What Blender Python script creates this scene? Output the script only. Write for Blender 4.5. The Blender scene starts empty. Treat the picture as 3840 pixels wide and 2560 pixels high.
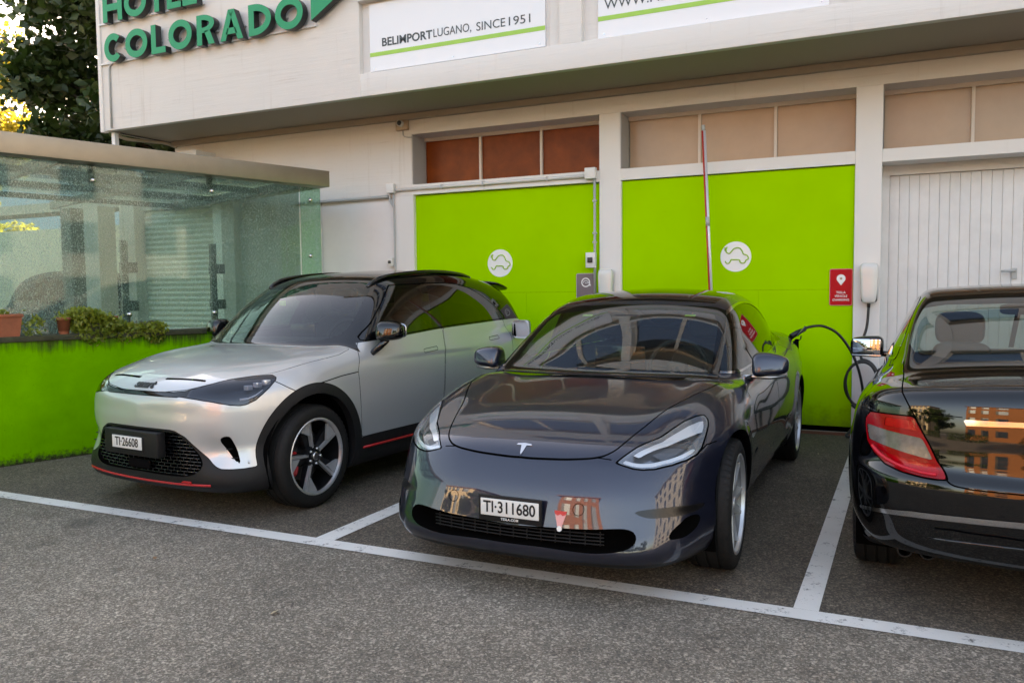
import bpy, bmesh, math, random
import numpy as np
from mathutils import Vector, Matrix, Euler
random.seed(7); RNG = np.random.default_rng(11)
R = math.radians
scene = bpy.context.scene
COL = scene.collection

# ---------------------------------------------------------------- camera
CAM_H = 1.430
cam_d = bpy.data.cameras.new('camera'); cam = bpy.data.objects.new('camera', cam_d); COL.objects.link(cam)
cam_d.sensor_width = 36.0; cam_d.lens = 28.08; cam_d.clip_start = 0.05; cam_d.clip_end = 2000
def _cam_matrix(yaw=-0.4303, pitch=-0.0622, roll=-0.0104):
    f = Vector((math.sin(yaw)*math.cos(pitch), math.cos(yaw)*math.cos(pitch), math.sin(pitch)))
    r = Vector((math.cos(yaw), -math.sin(yaw), 0)); u = r.cross(f)
    r2 = r*math.cos(roll)+u*math.sin(roll); u2 = -r*math.sin(roll)+u*math.cos(roll)
    m = Matrix(((r2.x, u2.x, -f.x, 0), (r2.y, u2.y, -f.y, 0), (r2.z, u2.z, -f.z, CAM_H), (0, 0, 0, 1)))
    return m
cam.matrix_world = _cam_matrix()
scene.camera = cam
cam_d.dof.use_dof = True; cam_d.dof.focus_distance = 4.4; cam_d.dof.aperture_fstop = 5.0

# ---------------------------------------------------------------- sky, sun, exposure
SUN_EL, SUN_AZ = R(23), R(18)          # azimuth measured from +Y towards -X: the sun stands behind the hotel
world = bpy.data.worlds.new('World'); scene.world = world; world.use_nodes = True
wn = world.node_tree.nodes; wl = world.node_tree.links; wn.clear()
wo = wn.new('ShaderNodeOutputWorld'); wb = wn.new('ShaderNodeBackground'); ws = wn.new('ShaderNodeTexSky')
ws.sky_type = 'NISHITA'; ws.sun_disc = False; ws.sun_elevation = SUN_EL; ws.sun_rotation = -SUN_AZ
ws.air_density = 1.0; ws.dust_density = 3.0; ws.ozone_density = 0.6
wb.inputs['Strength'].default_value = 0.15
wl.new(ws.outputs[0], wb.inputs[0]); wl.new(wb.outputs[0], wo.inputs[0])
sun_d = bpy.data.lights.new('sun', 'SUN'); sun = bpy.data.objects.new('sun', sun_d); COL.objects.link(sun)
sun_d.energy = 3.6; sun_d.angle = R(0.6); sun_d.color = (1.0, 0.90, 0.76)
_sd = Vector((-math.sin(SUN_AZ)*math.cos(SUN_EL), math.cos(SUN_AZ)*math.cos(SUN_EL), math.sin(SUN_EL)))
sun.rotation_euler = _sd.to_track_quat('Z', 'Y').to_euler()
vs = scene.view_settings
vs.view_transform = 'Standard'; vs.look = 'None'; vs.exposure = 2.6; vs.gamma = 1.0; vs.use_curve_mapping = False
vs.use_white_balance = True; vs.white_balance_temperature = 8500; vs.white_balance_tint = 15
scene.cycles.use_denoising = True
scene.cycles.max_bounces = 10; scene.cycles.transparent_max_bounces = 24
scene.cycles.caustics_reflective = False; scene.cycles.caustics_refractive = False
scene.cycles.sample_clamp_indirect = 6.0

# ---------------------------------------------------------------- materials
MATS = {}
def newmat(name):
    m = bpy.data.materials.new(name); m.use_nodes = True
    nt = m.node_tree; b = nt.nodes['Principled BSDF']
    MATS[name] = m
    return m, nt, b
def pmat(name, col, rough=0.5, metal=0.0, coat=0.0, spec=0.5, noise=0.0, nscale=20.0, bump=0.0, bscale=80.0, coat_rough=0.03, emit=None, alpha=None):
    m, nt, b = newmat(name)
    N, L = nt.nodes, nt.links
    b.inputs['Base Color'].default_value = (*col, 1); b.inputs['Roughness'].default_value = rough
    b.inputs['Metallic'].default_value = metal; b.inputs['Coat Weight'].default_value = coat
    b.inputs['Coat Roughness'].default_value = coat_rough
    b.inputs['Specular IOR Level'].default_value = spec
    if noise or bump:
        tc = N.new('ShaderNodeTexCoord')
    if noise:
        n = N.new('ShaderNodeTexNoise'); n.inputs['Scale'].default_value = nscale; n.inputs['Detail'].default_value = 6
        n.inputs['Roughness'].default_value = 0.65
        L.new(tc.outputs['Object'], n.inputs['Vector'])
        mr = N.new('ShaderNodeMapRange'); mr.inputs[1].default_value = 0.25; mr.inputs[2].default_value = 0.75
        mr.inputs[3].default_value = 1-noise; mr.inputs[4].default_value = 1+noise
        L.new(n.outputs[0], mr.inputs[0])
        mx = N.new('ShaderNodeVectorMath'); mx.operation = 'SCALE'; mx.inputs[0].default_value = col
        L.new(mr.outputs[0], mx.inputs['Scale']); L.new(mx.outputs[0], b.inputs['Base Color'])
    if bump:
        n2 = N.new('ShaderNodeTexNoise'); n2.inputs['Scale'].default_value = bscale; n2.inputs['Detail'].default_value = 4
        L.new(tc.outputs['Object'], n2.inputs['Vector'])
        bp = N.new('ShaderNodeBump'); bp.inputs['Strength'].default_value = 1.0; bp.inputs['Distance'].default_value = bump
        L.new(n2.outputs[0], bp.inputs['Height']); L.new(bp.outputs[0], b.inputs['Normal'])
    if emit:
        b.inputs['Emission Color'].default_value = (*emit[0], 1); b.inputs['Emission Strength'].default_value = emit[1]
    return m
def thin_fresnel(N, L, ior):
    """same reflectance from both sides of a thin pane"""
    f = N.new('ShaderNodeFresnel'); g = N.new('ShaderNodeNewGeometry'); m = N.new('ShaderNodeMapRange')
    m.inputs[3].default_value = ior; m.inputs[4].default_value = 1/ior
    L.new(g.outputs['Backfacing'], m.inputs[0]); L.new(m.outputs[0], f.inputs['IOR']); return f
def glassmat(name, tint, refl_ior=1.5, rough=0.0):
    """thin pane: what is behind shows through tinted, the surface mirrors by Fresnel"""
    m, nt, b = newmat(name); N, L = nt.nodes, nt.links; N.remove(b)
    o = N['Material Output']
    t = N.new('ShaderNodeBsdfTransparent'); t.inputs[0].default_value = (*tint, 1)
    g = N.new('ShaderNodeBsdfGlossy'); g.inputs['Roughness'].default_value = rough; g.inputs['Color'].default_value = (1, 1, 1, 1)
    f = thin_fresnel(N, L, refl_ior)
    mx = N.new('ShaderNodeMixShader')
    L.new(f.outputs[0], mx.inputs[0]); L.new(t.outputs[0], mx.inputs[1]); L.new(g.outputs[0], mx.inputs[2]); L.new(mx.outputs[0], o.inputs[0])
    return m

# ---------------------------------------------------------------- mesh helpers
def tag(o, label=None, cat=None, group=None, kind=None):
    if label: o['label'] = label
    if cat: o['category'] = cat
    if group: o['group'] = group
    if kind: o['kind'] = kind
    return o
def empty(name, loc=(0, 0, 0), rz=0.0, parent=None):
    o = bpy.data.objects.new(name, None); COL.objects.link(o); o.location = loc; o.rotation_euler = (0, 0, rz)
    o.empty_display_size = 0.2
    if parent: o.parent = parent
    return o
def link(name, me, mat=None, parent=None, loc=None, rot=None):
    o = bpy.data.objects.new(name, me); COL.objects.link(o)
    if mat is not None:
        if isinstance(mat, str): mat = MATS[mat]
        me.materials.append(mat) if len(me.materials) == 0 else None
    if parent: o.parent = parent
    if loc is not None: o.location = loc
    if rot is not None: o.rotation_euler = rot
    return o
def mesh_from(V, F, name='mesh', smooth=False):
    me = bpy.data.meshes.new(name); me.from_pydata([tuple(v) for v in V], [], [tuple(f) for f in F]); me.update()
    if smooth: me.polygons.foreach_set('use_smooth', [True]*len(me.polygons))
    return me
class MB:
    """collects shapes, then builds ONE mesh object"""
    def __init__(s): s.V = []; s.F = []; s.S = []
    def add(s, V, F, smooth=False):
        b = len(s.V); s.V += [tuple(v) for v in V]; s.F += [tuple(i+b for i in f) for f in F]; s.S += [smooth]*len(F); return s
    def box(s, a, b, bev=0.0):
        (x0, y0, z0), (x1, y1, z1) = a, b
        x0, x1 = min(x0, x1), max(x0, x1); y0, y1 = min(y0, y1), max(y0, y1); z0, z1 = min(z0, z1), max(z0, z1)
        if bev <= 0:
            V = [(x, y, z) for z in (z0, z1) for x, y in ((x0, y0), (x1, y0), (x1, y1), (x0, y1))]
            return s.add(V, [(3, 2, 1, 0), (4, 5, 6, 7), (0, 1, 5, 4), (1, 2, 6, 5), (2, 3, 7, 6), (3, 0, 4, 7)])
        bm = bmesh.new(); bmesh.ops.create_cube(bm, size=1)
        for v in bm.verts: v.co = ((v.co.x+.5)*(x1-x0)+x0, (v.co.y+.5)*(y1-y0)+y0, (v.co.z+.5)*(z1-z0)+z0)
        bmesh.ops.bevel(bm, geom=bm.edges[:], offset=bev, segments=3, profile=0.5, affect='EDGES')
        bm.verts.index_update()
        s.add([v.co[:] for v in bm.verts], [[v.index for v in f.verts] for f in bm.faces], True); bm.free(); return s
    def tube(s, pts, r, n=10, caps=True):
        P = np.array(pts, float); rs = np.full(len(P), r) if np.isscalar(r) else np.array(r, float)
        T = np.gradient(P, axis=0) if len(P) > 2 else np.repeat((P[1]-P[0])[None], 2, 0)
        T /= np.linalg.norm(T, axis=1)[:, None]+1e-12
        up = np.array([0, 0, 1.0]) if abs(T[0, 2]) < .9 else np.array([1.0, 0, 0])
        V = []; F = []
        nrm = np.cross(T[0], up); nrm /= np.linalg.norm(nrm)
        for i, (c, t) in enumerate(zip(P, T)):
            nrm = nrm-t*(nrm@t); nrm /= np.linalg.norm(nrm)+1e-12
            bn = np.cross(t, nrm)
            for k in range(n):
                a = 2*math.pi*k/n; V.append(c+rs[i]*(math.cos(a)*nrm+math.sin(a)*bn))
        for i in range(len(P)-1):
            for k in range(n): F.append((i*n+k, i*n+(k+1) % n, (i+1)*n+(k+1) % n, (i+1)*n+k))
        s.add(V, F, True)
        if caps:
            b = len(s.V)-len(V)
            s.F += [tuple(b+k for k in reversed(range(n))), tuple(b+(len(P)-1)*n+k for k in range(n))]; s.S += [False, False]
        return s
    def cyl(s, a, b, r, n=16): return s.tube([a, b], r, n)
    def lathe(s, prof, n=48, axis='y', c=(0, 0, 0), closed=False):
        """prof: list of (radius, offset along axis)"""
        V = []; F = []; m = len(prof)
        for k in range(n):
            a = 2*math.pi*k/n; ca, sa = math.cos(a), math.sin(a)
            for r, h in prof:
                if axis == 'y': V.append((c[0]+r*ca, c[1]+h, c[2]+r*sa))
                elif axis == 'z': V.append((c[0]+r*ca, c[1]+r*sa, c[2]+h))
                else: V.append((c[0]+h, c[1]+r*ca, c[2]+r*sa))
        for k in range(n):
            k2 = (k+1) % n
            for j in range(m-1 if not closed else m):
                j2 = (j+1) % m; F.append((k*m+j, k*m+j2, k2*m+j2, k2*m+j))
        return s.add(V, F, True)
    def prism(s, poly, a, b, axis='y', smooth=False):
        """extrude a 2D polygon; axis y: poly in (x,z); axis x: poly in (y,z); axis z: poly in (x,y)"""
        def P(u, v, h): return (u, h, v) if axis == 'y' else ((h, u, v) if axis == 'x' else (u, v, h))
        n = len(poly); V = [P(u, v, a) for u, v in poly]+[P(u, v, b) for u, v in poly]
        F = [tuple(range(n)), tuple(reversed(range(n, 2*n)))]+[(i, i+n, (i+1) % n+n, (i+1) % n) for i in range(n)]
        return s.add(V, F, smooth)
    def build(s, name, mat, parent=None, loc=None, rot=None, auto=None, recalc=True):
        me = bpy.data.meshes.new(name); me.from_pydata(s.V, [], s.F); me.update()
        if recalc:
            bm = bmesh.new(); bm.from_mesh(me); bmesh.ops.recalc_face_normals(bm, faces=bm.faces[:]); bm.to_mesh(me); bm.free()
        me.polygons.foreach_set('use_smooth', s.S)
        if auto is not None:
            me.polygons.foreach_set('use_smooth', [True]*len(me.polygons)); me.set_sharp_from_angle(angle=R(auto))
        return link(name, me, mat, parent, loc, rot)
def copy_tree(o, parent=None):
    c = o.copy(); COL.objects.link(c); c.parent = parent
    for ch in [k for k in o.children]: copy_tree(ch, c)
    return c
def text_mesh(body, size=1.0, extrude=0.0, bold=0.0, spacing=1.0, align='CENTER', shear=0.0):
    cu = bpy.data.curves.new('txt', 'FONT'); cu.body = body; cu.size = size; cu.extrude = extrude; cu.offset = bold
    cu.space_character = spacing; cu.align_x = align; cu.align_y = 'CENTER'; cu.shear = shear; cu.resolution_u = 4
    ob = bpy.data.objects.new('txt', cu); COL.objects.link(ob)
    dg = bpy.context.evaluated_depsgraph_get(); dg.update()
    me = bpy.data.meshes.new_from_object(ob.evaluated_get(dg))
    bpy.data.objects.remove(ob); bpy.data.curves.remove(cu)
    return me
# ---------------------------------------------------------------- car surface toolkit
def tab(pts, sig=0.0):
    """smooth 1-D curve through points (monotone cubic, then blurred), returned as a fast lookup"""
    X = np.array([q[0] for q in pts], float); Y = np.array([q[1] for q in pts], float)
    h = np.diff(X); d = np.diff(Y)/h; m = np.zeros(len(X))
    m[0], m[-1] = d[0], d[-1]
    for i in range(1, len(X)-1):
        if d[i-1]*d[i] > 0:
            w1, w2 = 2*h[i]+h[i-1], h[i]+2*h[i-1]; m[i] = (w1+w2)/(w1/d[i-1]+w2/d[i])
    st = max((X[-1]-X[0])/3000, 1e-4); pad = 3*sig+st
    g = np.arange(X[0]-pad, X[-1]+pad, st); gc = np.clip(g, X[0], X[-1])
    k = np.clip(np.searchsorted(X, gc)-1, 0, len(X)-2); t = (gc-X[k])/h[k]
    y = ((1+2*t)*(1-t)**2*Y[k]+t*(1-t)**2*h[k]*m[k]+t*t*(3-2*t)*Y[k+1]+t*t*(t-1)*h[k]*m[k+1])
    y += np.where(g < X[0], (g-X[0])*d[0], 0)+np.where(g > X[-1], (g-X[-1])*d[-1], 0)
    if sig > 0:
        n = int(3*sig/st); ker = np.exp(-.5*(np.arange(-n, n+1)*st/sig)**2); ker /= ker.sum()
        yp = np.concatenate([y[0]+(np.arange(-n, 0))*(y[1]-y[0]), y, y[-1]+(np.arange(1, n+1))*(y[-1]-y[-2])])
        y = np.convolve(yp, ker, 'valid')
    s0, s1 = (y[1]-y[0])/st, (y[-1]-y[-2])/st; g0, g1 = g[0], g[-1]
    def f(x):
        r = np.interp(x, g, y)
        return r+np.where(x < g0, (x-g0)*s0, 0)+np.where(x > g1, (x-g1)*s1, 0)
    return f
def smax(a, b, k):
    k = 2.4*k; return np.maximum(a, b)+np.maximum(k-np.abs(a-b), 0)**3/(6*k*k)
def smin(a, b, k): return -smax(-a, -b, k)
def sstep(x, a, b):
    t = np.clip((x-a)/(b-a), 0, 1); return t*t*(3-2*t)
def ray_mesh(F, xa, xb, za, zb, ncap=90, ncyl=190, nphi=190, tmax=2.2):
    """half surface (y>=0) of the solid F<0 seen from a spine; returns vertices, normals, triangles"""
    phi = np.linspace(-math.pi/2, math.pi/2, nphi)
    O = []; D = []
    for i in range(ncap):
        th = .5*math.pi*(i+.02)/ncap
        D.append(np.stack([np.full(nphi, -math.cos(th)), math.sin(th)*np.cos(phi), math.sin(th)*np.sin(phi)], -1)); O.append(np.tile([xa, 0, za], (nphi, 1)))
    for i in range(ncyl+1):
        t = i/ncyl; D.append(np.stack([np.zeros(nphi), np.cos(phi), np.sin(phi)], -1)); O.append(np.tile([xa+(xb-xa)*t, 0, za+(zb-za)*t], (nphi, 1)))
    for i in range(ncap-1, -1, -1):
        th = .5*math.pi*(i+.02)/ncap
        D.append(np.stack([np.full(nphi, math.cos(th)), math.sin(th)*np.cos(phi), math.sin(th)*np.sin(phi)], -1)); O.append(np.tile([xb, 0, zb], (nphi, 1)))
    nu = len(O); O = np.concatenate(O).astype(float); D = np.concatenate(D)
    lo = np.zeros(len(O)); hi = np.full(len(O), tmax); done = np.zeros(len(O), bool)
    for s in np.linspace(0.15, tmax, 36):
        act = ~done
        if not act.any(): break
        v = F(O[act]+D[act]*s); pos = v > 0
        ia = np.where(act)[0]; hi[ia[pos]] = s; done[ia[pos]] = True; lo[ia[~pos]] = s
    for _ in range(18):
        mid = .5*(lo+hi); v = F(O+D*mid[:, None]); pos = v > 0; hi = np.where(pos, mid, hi); lo = np.where(pos, lo, mid)
    V = O+D*(.5*(lo+hi))[:, None]
    e = 2.5e-3; N = np.stack([F(V+np.eye(3)[k]*e)-F(V-np.eye(3)[k]*e) for k in range(3)], -1)
    N /= np.linalg.norm(N, axis=1)[:, None]+1e-12
    idx = np.arange(nu*nphi).reshape(nu, nphi)
    a, b, c, d = idx[:-1, :-1].ravel(), idx[1:, :-1].ravel(), idx[1:, 1:].ravel(), idx[:-1, 1:].ravel()
    T = np.concatenate([np.stack([a, b, c], -1), np.stack([a, c, d], -1)])
    V[idx[:, 0], 1] = 0; V[idx[:, -1], 1] = 0; N[idx[:, 0], 1] = 0; N[idx[:, -1], 1] = 0
    # orient outward
    fn = np.cross(V[T[:, 1]]-V[T[:, 0]], V[T[:, 2]]-V[T[:, 0]]); flip = (fn*N[T[:, 0]]).sum(1) < 0
    T[flip] = T[flip][:, ::-1]
    return V, N, T
def compact(M):
    V, N, T = M; u, inv = np.unique(T, return_inverse=True); return V[u], N[u], inv.reshape(-1, 3)
def surf(F, a, b, axis='front'):
    """point and outward normal where a line parallel to an axis first meets the solid"""
    e = {'front': np.array([1.0, 0, 0]), 'rear': np.array([-1.0, 0, 0]), 'top': np.array([0, 0, -1.0]), 'left': np.array([0, -1.0, 0])}[axis]
    o = {'front': np.array([-.5, a, b]), 'rear': np.array([6.0, a, b]), 'top': np.array([a, b, 2.2]), 'left': np.array([a, 1.6, b])}[axis]
    ts = np.linspace(0, 3, 3001); f = F(o+ts[:, None]*e); i = int(np.argmax(f < 0)); P = o+e*ts[i]
    g = np.array([F(P[None]+np.eye(3)[k]*.003)[0]-F(P[None]-np.eye(3)[k]*.003)[0] for k in range(3)]); return P, g/np.linalg.norm(g)
def split(M, d):
    """cut a triangle mesh along d=0: (part with d<0, part with d>=0)"""
    V, N, T = M; s = d[T] < 0; c = s.sum(1)
    A = [T[c == 3]]; B = [T[c == 0]]; nV = [V]; nN = [N]; base = len(V)
    for cnt in (1, 2):
        m = c == cnt; t = T[m]; st = s[m]
        if not len(t): continue
        lone = np.argmax(st if cnt == 1 else ~st, axis=1); r = np.arange(len(t))
        p, q, w = t[r, lone], t[r, (lone+1) % 3], t[r, (lone+2) % 3]
        def cutp(i, j):
            f = np.clip(d[i]/(d[i]-d[j]+1e-15), 1e-4, 1-1e-4)[:, None]
            n = N[i]*(1-f)+N[j]*f; n /= np.linalg.norm(n, axis=1)[:, None]+1e-12
            return V[i]*(1-f)+V[j]*f, n
        v1, n1 = cutp(p, q); v2, n2 = cutp(p, w)
        i1 = base+np.arange(len(t)); i2 = i1+len(t); base += 2*len(t)
        nV += [v1, v2]; nN += [n1, n2]
        tri = np.stack([p, i1, i2], -1); qd = np.concatenate([np.stack([i1, q, w], -1), np.stack([i1, w, i2], -1)])
        if cnt == 1: A.append(tri); B.append(qd)
        else: B.append(tri); A.append(qd)
    V2 = np.concatenate(nV); N2 = np.concatenate(nN)
    return compact((V2, N2, np.concatenate(A))), compact((V2, N2, np.concatenate(B)))
def refine(M, near, levels=3):
    """split triangles lying close to a line into four, several times"""
    for lv in range(levels):
        V, N, T = M; d = near(V); e = np.linalg.norm(V[T[:, 0]]-V[T[:, 1]], axis=1)+np.linalg.norm(V[T[:, 1]]-V[T[:, 2]], axis=1)
        m = d[T].min(1) < e*.8
        if not m.any(): break
        t = T[m]; n = len(V); k = len(t)
        def mid(i, j):
            q = N[t[:, i]]+N[t[:, j]]; return .5*(V[t[:, i]]+V[t[:, j]]), q/(np.linalg.norm(q, axis=1)[:, None]+1e-12)
        v0, n0 = mid(0, 1); v1, n1 = mid(1, 2); v2, n2 = mid(2, 0); r = np.arange(k); a, b, c = n+r, n+k+r, n+2*k+r
        T2 = np.concatenate([T[~m], np.stack([t[:, 0], a, c], -1), np.stack([a, t[:, 1], b], -1), np.stack([c, b, t[:, 2]], -1), np.stack([a, b, c], -1)])
        M = (np.concatenate([V, v0, v1, v2]), np.concatenate([N, n0, n1, n2]), T2)
    return M
def poly_sd(U, W_, poly):
    """signed distance to a closed 2-D polygon, negative inside"""
    P = np.array(poly, float); Q = np.roll(P, -1, 0); best = np.full(U.shape, 1e9); ins = np.zeros(U.shape, bool)
    for (ax, ay), (bx, by) in zip(P, Q):
        ex, ey = bx-ax, by-ay; L2 = ex*ex+ey*ey+1e-12
        t = np.clip(((U-ax)*ex+(W_-ay)*ey)/L2, 0, 1); best = np.minimum(best, (U-ax-t*ex)**2+(W_-ay-t*ey)**2)
        if abs(ey) > 1e-12:
            ins ^= ((ay > W_) != (by > W_)) & (U < (W_-ay)/ey*ex+ax)
    return np.where(ins, -1, 1)*np.sqrt(best)
def line_sd(U, W_, pts):
    """unsigned distance to an open polyline"""
    P = np.array(pts, float); best = np.full(U.shape, 1e9)
    for (ax, ay), (bx, by) in zip(P[:-1], P[1:]):
        ex, ey = bx-ax, by-ay; t = np.clip(((U-ax)*ex+(W_-ay)*ey)/(ex*ex+ey*ey+1e-12), 0, 1)
        best = np.minimum(best, (U-ax-t*ex)**2+(W_-ay-t*ey)**2)
    return np.sqrt(best)
def rpoly(poly, r=0.02, n=5):
    """round the corners of a polygon"""
    P = np.array(poly, float); m = len(P); out = []
    for i in range(m):
        a, b, c = P[i-1], P[i], P[(i+1) % m]; u = a-b; v = c-b; lu, lv = np.linalg.norm(u), np.linalg.norm(v)
        rr = min(r, lu*.45, lv*.45); p0 = b+u/lu*rr; p1 = b+v/lv*rr
        for k in range(n+1):
            t = k/n; out.append((1-t)**2*p0+2*t*(1-t)*b+t*t*p1)
    return out
def spl(pts, n=8, closed=False):
    """Catmull-Rom through points"""
    P = [np.array(q, float) for q in pts]; out = []
    m = len(P)
    for i in range(m if closed else m-1):
        p0 = P[(i-1) % m] if (closed or i > 0) else P[0]; p1 = P[i]; p2 = P[(i+1) % m]; p3 = P[(i+2) % m] if (closed or i+2 < m) else P[-1]
        for k in range(n):
            t = k/n; out.append(.5*((2*p1)+(-p0+p2)*t+(2*p0-5*p1+4*p2-p3)*t*t+(-p0+3*p1-3*p2+p3)*t**3))
    if not closed: out.append(P[-1])
    return [tuple(o) for o in out]
def mirror_join(M):
    V, N, T = M; n = len(V); f = np.array([1, -1, 1.0])
    return np.concatenate([V, V*f]), np.concatenate([N, N*f]), np.concatenate([T, T[:, ::-1]+n])
def mirror(M):
    V, N, T = M; f = np.array([1, -1, 1.0]); return V*f, N*f, T[:, ::-1].copy()
def offset(M, d):
    V, N, T = M; return V+N*(d if np.isscalar(d) else d[:, None]), N, T
def join(*Ms):
    V = []; N = []; T = []; b = 0
    for m in Ms:
        V.append(m[0]); N.append(m[1]); T.append(m[2]+b); b += len(m[0])
    return np.concatenate(V), np.concatenate(N), np.concatenate(T)
def flange(M, depth, sel=None, along=None):
    """wall that runs inward from the open edge of a surface piece"""
    V, N, T = M; key = np.round(V, 5); u, inv = np.unique(key, axis=0, return_inverse=True); inv = inv.ravel()
    t = inv[T]; E = np.concatenate([t[:, [0, 1]], t[:, [1, 2]], t[:, [2, 0]]]); O = np.concatenate([T[:, [0, 1]], T[:, [1, 2]], T[:, [2, 0]]])
    ok = E[:, 0] != E[:, 1]; E, O = E[ok], O[ok]
    ks = np.sort(E, 1); _, i, c = np.unique(ks, axis=0, return_index=True, return_counts=True); b = O[i[c == 1]]
    if sel is not None:
        b = b[sel(V[b].mean(1))]
    if not len(b): return np.zeros((0, 3)), np.zeros((0, 3)), np.zeros((0, 3), int)
    a0, a1 = V[b[:, 0]], V[b[:, 1]]; dv = -N[b[:, 0]]*depth if along is None else np.tile(along, (len(b), 1)); dw = -N[b[:, 1]]*depth if along is None else dv
    W_ = np.concatenate([a0, a1, a1+dw, a0+dv]); n = len(b); r = np.arange(n)
    nn = np.cross(a1-a0, dv); nn /= np.linalg.norm(nn, axis=1)[:, None]+1e-12
    return W_, np.tile(nn, (4, 1)), np.concatenate([np.stack([r, r+n, r+2*n], -1), np.stack([r, r+2*n, r+3*n], -1)])
def part(name, M, mat, parent):
    V, N, T = M
    if not len(T): return None
    # weld
    key = np.round(np.concatenate([V, N*0.2], 1), 4); u, ix, inv = np.unique(key, axis=0, return_index=True, return_inverse=True); inv = inv.ravel()
    V, N, T = V[ix], N[ix], inv[T]; ok = (T[:, 0] != T[:, 1]) & (T[:, 1] != T[:, 2]) & (T[:, 2] != T[:, 0]); V, N, T = compact((V, N, T[ok]))
    me = bpy.data.meshes.new(name); me.vertices.add(len(V)); me.vertices.foreach_set('co', V.astype(np.float32).ravel())
    me.loops.add(len(T)*3); me.loops.foreach_set('vertex_index', T.astype(np.int32).ravel())
    me.polygons.add(len(T)); me.polygons.foreach_set('loop_start', (np.arange(len(T))*3).astype(np.int32))
    me.polygons.foreach_set('use_smooth', np.ones(len(T), bool)); me.update(calc_edges=True)
    me.validate(clean_customdata=False)
    me.normals_split_custom_set_from_vertices(N.astype(np.float32))
    return link(name, me, mat, parent)
pmat('gap_dark', (.003, .003, .003), .9, spec=.0)
def blob(c, r, e=.6, nu=28, nv=16, warp=None):
    """superellipsoid"""
    V = []; F = []
    def pw(t, k): return math.copysign(abs(t)**k, t)
    for j in range(nv+1):
        th = -math.pi/2+math.pi*j/nv
        for i in range(nu):
            ph = 2*math.pi*i/nu; p = [pw(math.cos(th), e)*pw(math.cos(ph), e), pw(math.cos(th), e)*pw(math.sin(ph), e), pw(math.sin(th), e)]
            if warp: p = warp(p)
            V.append((c[0]+r[0]*p[0], c[1]+r[1]*p[1], c[2]+r[2]*p[2]))
    for j in range(nv):
        for i in range(nu): F.append((j*nu+i, j*nu+(i+1) % nu, (j+1)*nu+(i+1) % nu, (j+1)*nu+i))
    return V, F
# ---------------------------------------------------------------- surface materials
def nodes(name):
    m, nt, b = newmat(name); N, L = nt.nodes, nt.links
    tc = N.new('ShaderNodeTexCoord')
    return m, N, L, b, tc
def mapping(N, L, src, scale=(1, 1, 1), loc=(0, 0, 0)):
    mp = N.new('ShaderNodeMapping'); mp.inputs['Scale'].default_value = scale; mp.inputs['Location'].default_value = loc; L.new(src, mp.inputs[0]); return mp.outputs[0]
def noise(N, L, vec, scale, detail=6, rough=.6, dist=0.0):
    n = N.new('ShaderNodeTexNoise'); n.inputs['Scale'].default_value = scale; n.inputs['Detail'].default_value = detail; n.inputs['Roughness'].default_value = rough; n.inputs['Distortion'].default_value = dist
    L.new(vec, n.inputs['Vector']); return n.outputs[0]
def ramp(N, L, fac, stops):
    r = N.new('ShaderNodeValToRGB'); el = r.color_ramp.elements
    while len(el) < len(stops): el.new(.5)
    for e, (p_, c) in zip(el, stops): e.position = p_; e.color = (*c, 1) if len(c) == 3 else c
    L.new(fac, r.inputs[0]); return r.outputs[0]
def mixc(N, L, fac, a, b, mode='MIX'):
    m = N.new('ShaderNodeMix'); m.data_type = 'RGBA'; m.blend_type = mode
    for i, v in ((0, fac), (6, a), (7, b)):
        if hasattr(v, 'is_linked') or hasattr(v, 'links'): L.new(v, m.inputs[i])
        elif i == 0: m.inputs[0].default_value = v
        else: m.inputs[i].default_value = (*v, 1)
    return m.outputs[2]
def rng(N, L, v, a, b, c=0.0, d=1.0):
    m = N.new('ShaderNodeMapRange'); m.clamp = True
    for i, q in enumerate((a, b, c, d)): m.inputs[i+1].default_value = q
    L.new(v, m.inputs[0]); return m.outputs[0]
def bump(N, L, b, h, dist, strength=1.0):
    n = N.new('ShaderNodeBump'); n.inputs['Distance'].default_value = dist; n.inputs['Strength'].default_value = strength; L.new(h, n.inputs['Height']); L.new(n.outputs[0], b.inputs['Normal'])
def mat_render(name, col, dirt=(.42, .36, .30), amt=.35, boards=True):
    m, N, L, b, tc = nodes(name); g = N.new('ShaderNodeNewGeometry'); pos = g.outputs['Position']
    n1 = noise(N, L, pos, 1.3, 6); n2 = noise(N, L, mapping(N, L, pos, (.35, .35, 9)), 3.0, 7, .7); n3 = noise(N, L, mapping(N, L, pos, (7, 7, .35)), 2.0, 5, .65)
    c = mixc(N, L, rng(N, L, n1, .35, .75, 0, amt*.5), col, tuple(x*.86 for x in col))
    c = mixc(N, L, rng(N, L, n2, .60, .72, 0, amt), c, dirt) if boards else c
    c = mixc(N, L, rng(N, L, n3, .60, .80, 0, amt*.8), c, dirt)
    L.new(c, b.inputs['Base Color']); b.inputs['Roughness'].default_value = .8
    bump(N, L, b, n2 if boards else n1, .004)
    return m
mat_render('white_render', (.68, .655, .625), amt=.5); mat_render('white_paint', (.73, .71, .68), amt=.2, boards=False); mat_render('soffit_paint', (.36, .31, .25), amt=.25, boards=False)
mat_render('concrete', (.34, .33, .30), (.12, .11, .09), .7, False); mat_render('old_concrete', (.46, .45, .38), (.10, .10, .07), .95, False)
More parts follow.
